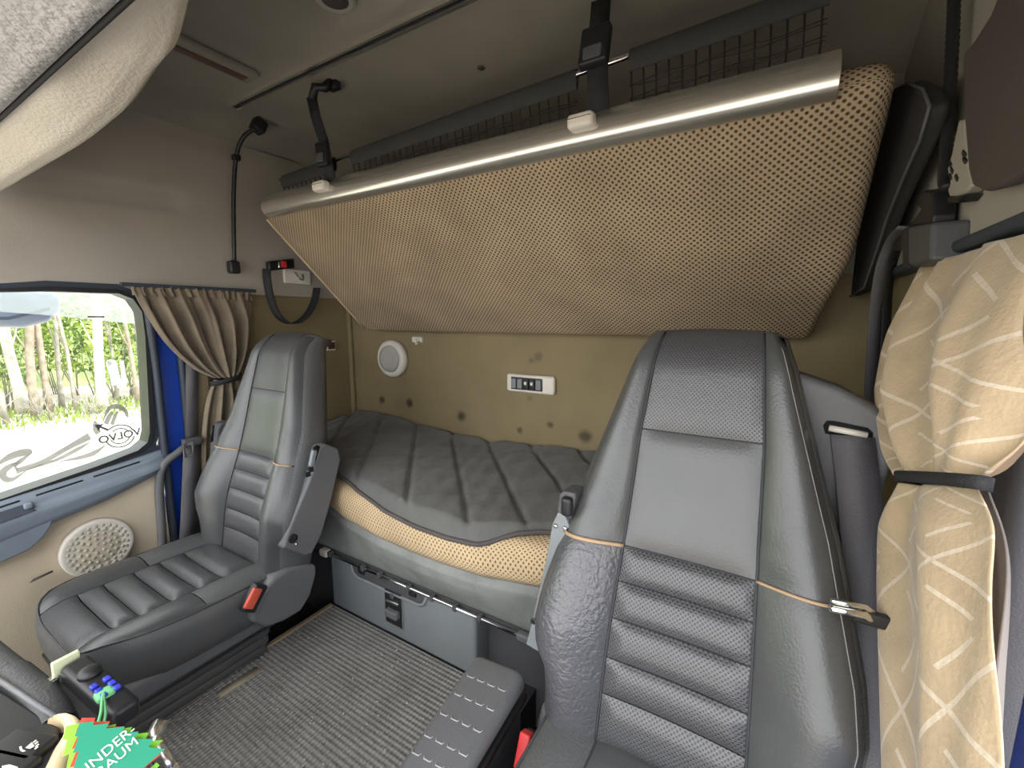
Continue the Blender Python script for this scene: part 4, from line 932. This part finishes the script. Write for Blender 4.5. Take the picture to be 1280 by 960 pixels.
curtain('drape', [CL(163, 359), CL(180, 392), CL(208, 432), CL(240, 460), CL(266, 472, .03)], [CL(313, 366), CL(318, 400), CL(314, 436), CL(306, 458), CL(298, 472, .03)], [.006, .022, .024, .018, .010], 6, CURT, c1, 1)
curtain('tail', [CL(266, 475, .03), CL(257, 500), CL(252, 540), CL(250, 600), CL(250, 700)], [CL(298, 475, .03), CL(303, 500), CL(304, 540), CL(310, 600), CL(315, 700)], [.010, .018, .016, .014, .014], 3.5, CURT, c1, 1)
def loop_tie(c, ry, rx, tilt, h=.022):
    vs, fs = [], []; n = 28
    for i in range(n):
        g = 2 * math.pi * i / n
        for (k, o) in ((h / 2, 0), (h / 2, .004), (-h / 2, .004), (-h / 2, 0)):
            vs.append((c[0] + (rx + o) * math.cos(g), c[1] + (ry + o) * math.sin(g), c[2] + k + tilt * math.sin(g)))
    for i in range(n):
        for k in range(4): fs.append([i * 4 + k, i * 4 + (k + 1) % 4, ((i + 1) % n) * 4 + (k + 1) % 4, ((i + 1) % n) * 4 + k])
    return vs, fs
tc_ = CL(283, 474, .03); O('tie_band', loop_tie(tc_, .062, .036, .012), WEB, c1)
curtain('heading', [CL(165, 356), CL(164, 362), CL(166, 369)], [CL(314, 363), CL(314, 369), CL(315, 376)], [.004, .008, .010], 15, CURT, c1, 1, nu=150, nv=8)
O('curtain_track', rbox((cx_, .92, 1.328), (.02, .50, .014), .004), RUBBER, c1)
def CR(x, y, v=.20): return P(x, y, 0, v)
c2 = empty('driver_curtain', CR(1170, 600), 'gold curtain with pale lattice pattern tied back beside the driver seat', 'curtain')
curtain('drape', [CR(1152, 336, .235), CR(1124, 420, .21), CR(1116, 490, .20), CR(1120, 560, .19), CR(1128, 598, .185)], [CR(1300, 286, .235), CR(1262, 400, .205), CR(1256, 480, .195), CR(1240, 550, .19), CR(1212, 602, .185)], [.006, .018, .022, .016, .008], 2.6, CURG, c2, -1, ph=1.0)
curtain('tail', [CR(1128, 606, .185), CR(1112, 660, .19), CR(1112, 740, .19), CR(1114, 860, .19), CR(1114, 1000, .19)], [CR(1212, 610, .185), CR(1228, 660, .185), CR(1228, 740, .185), CR(1228, 860, .185), CR(1226, 1000, .185)], [.008, .014, .014, .012, .010], 1.6, CURG, c2, -1, ph=.6)
LIN = mat('curtain_lining', srgb(166, 142, 116), .9, var=.08)
curtain('lining', [CR(1240, 310, .25), CR(1240, 420, .235), CR(1236, 520, .22), CR(1222, 580, .21), CR(1200, 603, .20)], [CR(1400, 280, .25), CR(1330, 420, .24), CR(1290, 520, .23), CR(1252, 580, .215), CR(1222, 600, .20)], [.004, .01, .01, .008, .004], 2, LIN, c2, -1)
LIN2 = mat('curtain_lining_grey', srgb(128, 122, 118), .9, var=.08)
curtain('lining_tail', [CR(1205, 612, .205), CR(1215, 700, .21), CR(1215, 860, .21), CR(1212, 1000, .21)], [CR(1236, 608, .205), CR(1262, 700, .21), CR(1258, 860, .21), CR(1254, 1000, .21)], [.004, .008, .006, .006], 1.2, LIN2, c2, -1)
tc_ = CR(1168, 600, .185); O('tie_band', loop_tie(tc_, (CR(1122, 600, .185)[1] - CR(1208, 604, .185)[1]) / 2, .024, -.04, .014), WEB, c2)
# ================================================================== BELTS AND FITTINGS
pb = empty('passenger_belt', (-2.10, .83, .70), 'grey passenger seat belt with tongue hanging on the pillar behind the door', 'seat belt')
O('webbing', strip([CL(239, 400, -.03), CL(240, 470, -.02), CL(240, 545, 0)], (0, .048, 0), .002), WEBG, pb)
O('webbing', strip([CL(240, 548, .01), CL(238, 600, .03), CL(236, 650, .03), CL(232, 710, .03)], (0, .062, 0), .002), WEBG, pb)
O('webbing', strip([CL(244, 548, .0), CL(246, 600, .01), CL(246, 650, .01), CL(246, 710, .01)], (0, .05, 0), .002), WEBG, pb)
kb = O('tongue_block', rbox(CL(240, 552, .03), (.03, .07, .035), .006), DGREYP, pb)
qa = CL(236, 562, .05)
O('tongue_plate', ring([(0, qa[1] - .012, qa[2] - .022), (0, qa[1] + .012, qa[2] - .022), (0, qa[1] + .012, qa[2] + .018), (0, qa[1] - .012, qa[2] + .018)], [(0, qa[1] - .02, qa[2] - .032), (0, qa[1] + .02, qa[2] - .032), (0, qa[1] + .02, qa[2] + .03), (0, qa[1] - .02, qa[2] + .03)], qa[0] - .002, qa[0] + .002), CHROME, kb, bevel=.001)
# driver side wall: belt bracket, strap, curtain hose and dark flap
db = empty('driver_wall_belt', CR(1148, 290, .22), 'black belt bracket with grey straps hanging on the driver side wall', 'belt bracket')
brk = [(1118, 300), (1126, 285), (1140, 276), (1146, 268), (1150, 262), (1145, 256), (1146, 246), (1155, 238), (1165, 240), (1166, 270), (1164, 280), (1138, 283), (1128, 300), (1126, 312), (1116, 314)]
O('bracket_arm', prism([CR(x, y, .215) for x, y in brk], (.03, 0, 0)), BLACK, db, bevel=.004)
O('retractor_cover', prism([CR(x, y, .205) for x, y in ((1128, 284), (1164, 278), (1162, 326), (1140, 334), (1128, 330))], (.05, 0, 0)), DGREYP, db, bevel=.008)
O('retractor_edge', prism([CR(x, y, .203) for x, y in ((1127, 288), (1134, 286), (1134, 334), (1128, 334))], (.03, 0, 0)), BLACK, db, bevel=.003)
O('hook_clip', tube([CR(1117, 262, .225), CR(1116, 280, .22), CR(1110, 282, .22), CR(1115, 300, .22)], .005, 6), CHROME, db)
O('webbing', strip(smoothpath([CR(1134, 284, .21), CR(1118, 302, .215), CR(1104, 340, .21), CR(1096, 400, .215), CR(1090, 500, .22), CR(1088, 560, .22)], 24), (.034, .03, 0), .002), WEBG, db)
O('webbing', strip(smoothpath([CR(1122, 306, .222), CR(1112, 345, .228), CR(1108, 400, .235), CR(1104, 500, .235)], 20), (.02, .03, 0), .002), WEB, db)
hz = empty('curtain_hose', CR(1188, 240, .23), 'black ribbed curtain track running up the driver side wall', 'curtain track')
hp_ = smoothpath([CR(1194, -40, .235), CR(1191, 40, .235), CR(1186, 140, .235), CR(1181, 215, .23), CR(1184, 236, .23)], 90)
O('ribbed_tube', tube(hp_, [.0085 + .0014 * (i % 2) for i in range(91)], 10), BLACK, hz)
ep = [(1184, 238), (1183, 215), (1190, 190), (1198, 150), (1204, 150), (1208, 200), (1214, 232), (1206, 242), (1195, 246), (1186, 246)]
en = O('end_plate', prism([CR(x, y, .232) for x, y in ep], (.02, 0, 0)), TRIM, hz, bevel=.004)
O('end_cap', prism([CR(x, y, .228) for x, y in ((1182, 246), (1196, 247), (1203, 244), (1196, 254), (1184, 255))], (.025, 0, 0)), BLACK, hz, bevel=.003)
for c in ((1188, 205), (1190, 213), (1188, 221), (1196, 222), (1205, 192), (1206, 200)): O('slot_mark', rbox(CR(*c, .2315), (.003, .018, .006), .001, ey=(0, .8, .6), ez=(0, -.6, .8)), BLACK, en)
fp = [(1256, -30), (1238, 16), (1218, 48), (1206, 62), (1202, 80), (1204, 150), (1209, 215), (1214, 234), (1228, 240), (1252, 234), (1300, 205), (1420, 140), (1420, -60)]
tag(O('wall_flap', prism([CR(x, y, .225) for x, y in fp], (.02, 0, 0)), FLAP, bevel=.008, seg=3), 'large dark brown flap panel with rounded corners on the driver side wall', 'panel')
# ================================================================== DASHBOARD CORNER
DASH = mat('dash_plastic', srgb(66, 66, 68), .5, var=.06, bump=.2, bscale=250)
dzp = .70
pl = [(-1.7, .04), (-.993, .104), (-.90, .116), (-.828, .122), (-.76, .124), (-.725, .118), (-.70, .105), (-.675, .085), (-.655, .03), (-.64, -.1), (-.64, -.5), (-1.7, -.5)]
da = empty('dashboard', (-1.1, -.1, -.15), 'dark dashboard corner with switch panel in front of the passenger seat', 'dashboard')
O('dash_body', prism([(x, y, -.15) for x, y in pl], (0, 0, dzp - .012 + .15)), DASH, da, bevel=.01)
def roll(u, v):
    c = smoothpath([(-1.7, .03, dzp), (-.993, .093, dzp), (-.90, .104, dzp), (-.80, .112, dzp), (-.735, .108, dzp)], 40)[int(round(u * 40))]; g = 2 * math.pi * v
    return (c[0], c[1] + .022 * math.cos(g), c[2] - .012 + .02 * math.sin(g))
O('padded_roll', grid(roll, 40, 14), DASH, da)
def L3(x, y, z=dzp): return P(x, y, 2, z)
O('silver_line', tube([L3(-20, 838, .708), L3(30, 870, .708), L3(88, 908, .706)], .0035, 8), GREYP, da)
swp = [L3(-30, 850), L3(10, 873), L3(74, 914), L3(60, 990), L3(-60, 990)]
sp3 = O('switch_plate', prism([(p[0], p[1], dzp - .008) for p in swp], (0, 0, .014)), BLACK, da, bevel=.003)
for c in ((28, 935), (4, 962)):
    q = np.array(L3(*c, .709)); s_ = O('rocker_switch', rbox(q, (.06, .034, .012), .004, ex=(.93, .36, 0), ey=(-.36, .93, 0)), BLACK, sp3)
def icon(pts, z=.7165): return prism([(*L3(x, y, z)[:2], z) for x, y in pts], (0, 0, .0006))
O('moon_symbol', icon([(24, 934), (25, 938), (28, 940), (32, 939), (28, 937), (27, 933)]), WHITEP, sp3, smooth=False)
O('lamp_symbol', join(icon([(32, 935), (40, 928), (43, 933), (38, 936)]), *[icon([(a, b), (a + 4, b - 3), (a + 5, b - 2), (a + 1, b + 1)]) for a, b in ((41, 928), (43, 930), (44, 933), (43, 936))]), WHITEP, sp3, smooth=False)
O('wave_symbol', icon([(2, 958), (12, 956), (22, 959), (24, 962), (12, 960), (3, 962)]), WHITEP, sp3, smooth=False)
def ct(u, v):
    c = smoothpath([L3(72, 906, .706), L3(84, 902, .712), L3(92, 908, .712), L3(92, 925, .708), L3(80, 945, .70), L3(62, 985, .70)], 30)[int(round(u * 30))]; g = 2 * math.pi * v
    return (c[0] + .013 * math.cos(g), c[1] + .006 * math.cos(g), c[2] + .012 * math.sin(g))
O('cream_edge_trim', grid(ct, 30, 12), CREAM, da)
# handset in a cradle on the dash edge
hs_ = empty('handset', L3(110, 875, .69), 'black handset with blue keys clipped to the dashboard edge', 'handset')
h0, h1 = np.array(L3(78, 842, .70)), np.array(L3(146, 905, .685)); hd_ = (h1 - h0) / np.linalg.norm(h1 - h0); hy = np.cross([0, 0, 1.], hd_); hy /= np.linalg.norm(hy); hz_ = np.cross(hd_, hy)
O('cradle', rbox((h0 + h1) / 2 + hy * -.004 - hz_ * .018, (np.linalg.norm(h1 - h0), .03, .02), .006, ex=hd_, ey=hy, ez=hz_), BLACK, hs_)
O('body', rbox((h0 + h1) / 2 + hy * .012, (np.linalg.norm(h1 - h0) * .98, .032, .03), .008, ex=hd_, ey=hy, ez=hz_), BLACK, hs_)
O('end_label', rbox(h0 + hy * .006 + hz_ * .008 - hd_ * .004, (.006, .03, .028), .002, ex=hd_, ey=hy, ez=hz_), mat('pale_green_label', srgb(206, 214, 176), .5), hs_)
O('chrome_corner', rbox(h0 - hy * .014 - hz_ * .008, (.012, .02, .02), .004, ex=hd_, ey=hy, ez=hz_), CHROME, hs_)
KEY = mat('blue_key', srgb(56, 66, 190), .35)
for i in range(3):
    for j in range(2): O('key', rbox(h0 + hd_ * (.082 + .013 * i) + hy * (.004 + .014 * j) + hz_ * .018, (.008, .008, .006), .002, ex=hd_, ey=hy, ez=hz_), KEY, hs_)
O('dial', lathe([(.013, 0), (.013, .006), (.006, .009)], h0 + hd_ * .05 + hy * .012 + hz_ * .014, hz_, 16), BLACK, hs_)
# tree-shaped air fresheners on a green string
def along(x, y, r):
    d = _F + _R * (x - 640) / FPX + _U * (480 - y) / FPX; return CAM + d / np.linalg.norm(d) * r
vd = along(150, 935, 1.) - CAM; tex = np.array(along(184, 903, 1.) - along(128, 952, 1.)); tex /= np.linalg.norm(tex); tn = -vd; tn = tn - tex * np.dot(tn, tex); tn /= np.linalg.norm(tn); tey = np.cross(tn, tex)
def treecard(c, s, lean):
    ex = tex * math.cos(lean) + tey * math.sin(lean); ey = -tex * math.sin(lean) + tey * math.cos(lean)
    half = [(.0, .062), (.010, .052), (.008, .048), (.020, .036), (.015, .033), (.029, .018), (.023, .015), (.036, .0), (.029, -.004), (.042, -.022), (.034, -.026), (.045, -.044), (.012, -.042), (.012, -.056), (.026, -.058), (.026, -.064)]
    out = half + [(-a, b) for a, b in reversed(half[1:])]
    return [np.array(c) + (ex * a + ey * b) * s for a, b in out], ex, ey
cards = (('air_freshener', along(128, 946, .800), .86, .12, 'lime', srgb(140, 226, 60), 'lime green tree-shaped air freshener card at the back of the bunch'),
         ('air_freshener', along(131, 948, .792), .84, -.10, 'redw', srgb(214, 78, 56), 'red tree-shaped air freshener card in the middle of the bunch'),
         ('air_freshener', along(135, 948, .784), .82, .0, 'green', srgb(24, 136, 104), 'dark green tree-shaped air freshener card with white lettering'))
for nm, c, s, ln, mn, colr, lab in cards:
    pts, ex, ey = treecard(c, s, ln + math.radians(0))
    o = tag(O(nm, prism(pts, tn * .0022), mat('card_' + mn, colr, .7, var=.04), smooth=False), lab, 'air freshener')
    if mn == 'green':
        for txt, oy, ox in (('WUNDER-', .007, -.004), ('BAUM', -.006, .006)):
            O('lettering', place(text_mesh(txt, .0140), np.array(c) + ex * ox + ey * oy + tn * .0028, ex, ey, tn), WHITEP, o, smooth=False)
        kp = along(130, 862, .90)
        O('string', tube(smoothpath([along(120, 912, .80), along(126, 893, .83), along(128, 875, .87), kp], 16), .0018, 5), mat('green_string', srgb(112, 190, 128), .7), o)
        O('string', tube(smoothpath([along(128, 912, .80), along(132, 893, .83), along(130, 875, .87), kp], 16), .0018, 5), MATS['green_string'], o)
        O('knot', rbox(along(131, 868, .895), (.02, .02, .012), .005), MATS['green_string'], o)
# chrome forked lever standing on the mat edge
fk = empty('forked_lever', P(222, 985, 2, 0), 'small chrome forked lever beside the air fresheners', 'lever')
zt_ = .34
def K(x, y, z=zt_): return np.array(P(x, y, 2, z))
O('prong', tube([K(201, 902, .36), K(186, 936, .34)], .016, 4), ALU, fk)
O('prong', tube([K(194, 922, .345), K(206, 948, .33), K(216, 962, .31)], .012, 6), ALU, fk)
O('stem', tube([K(186, 936, .34), K(216, 962, .31), K(222, 985, .28), np.array(P(222, 985, 2, .28)) * [1, 1, 0]], .013, 8), ALU, fk)
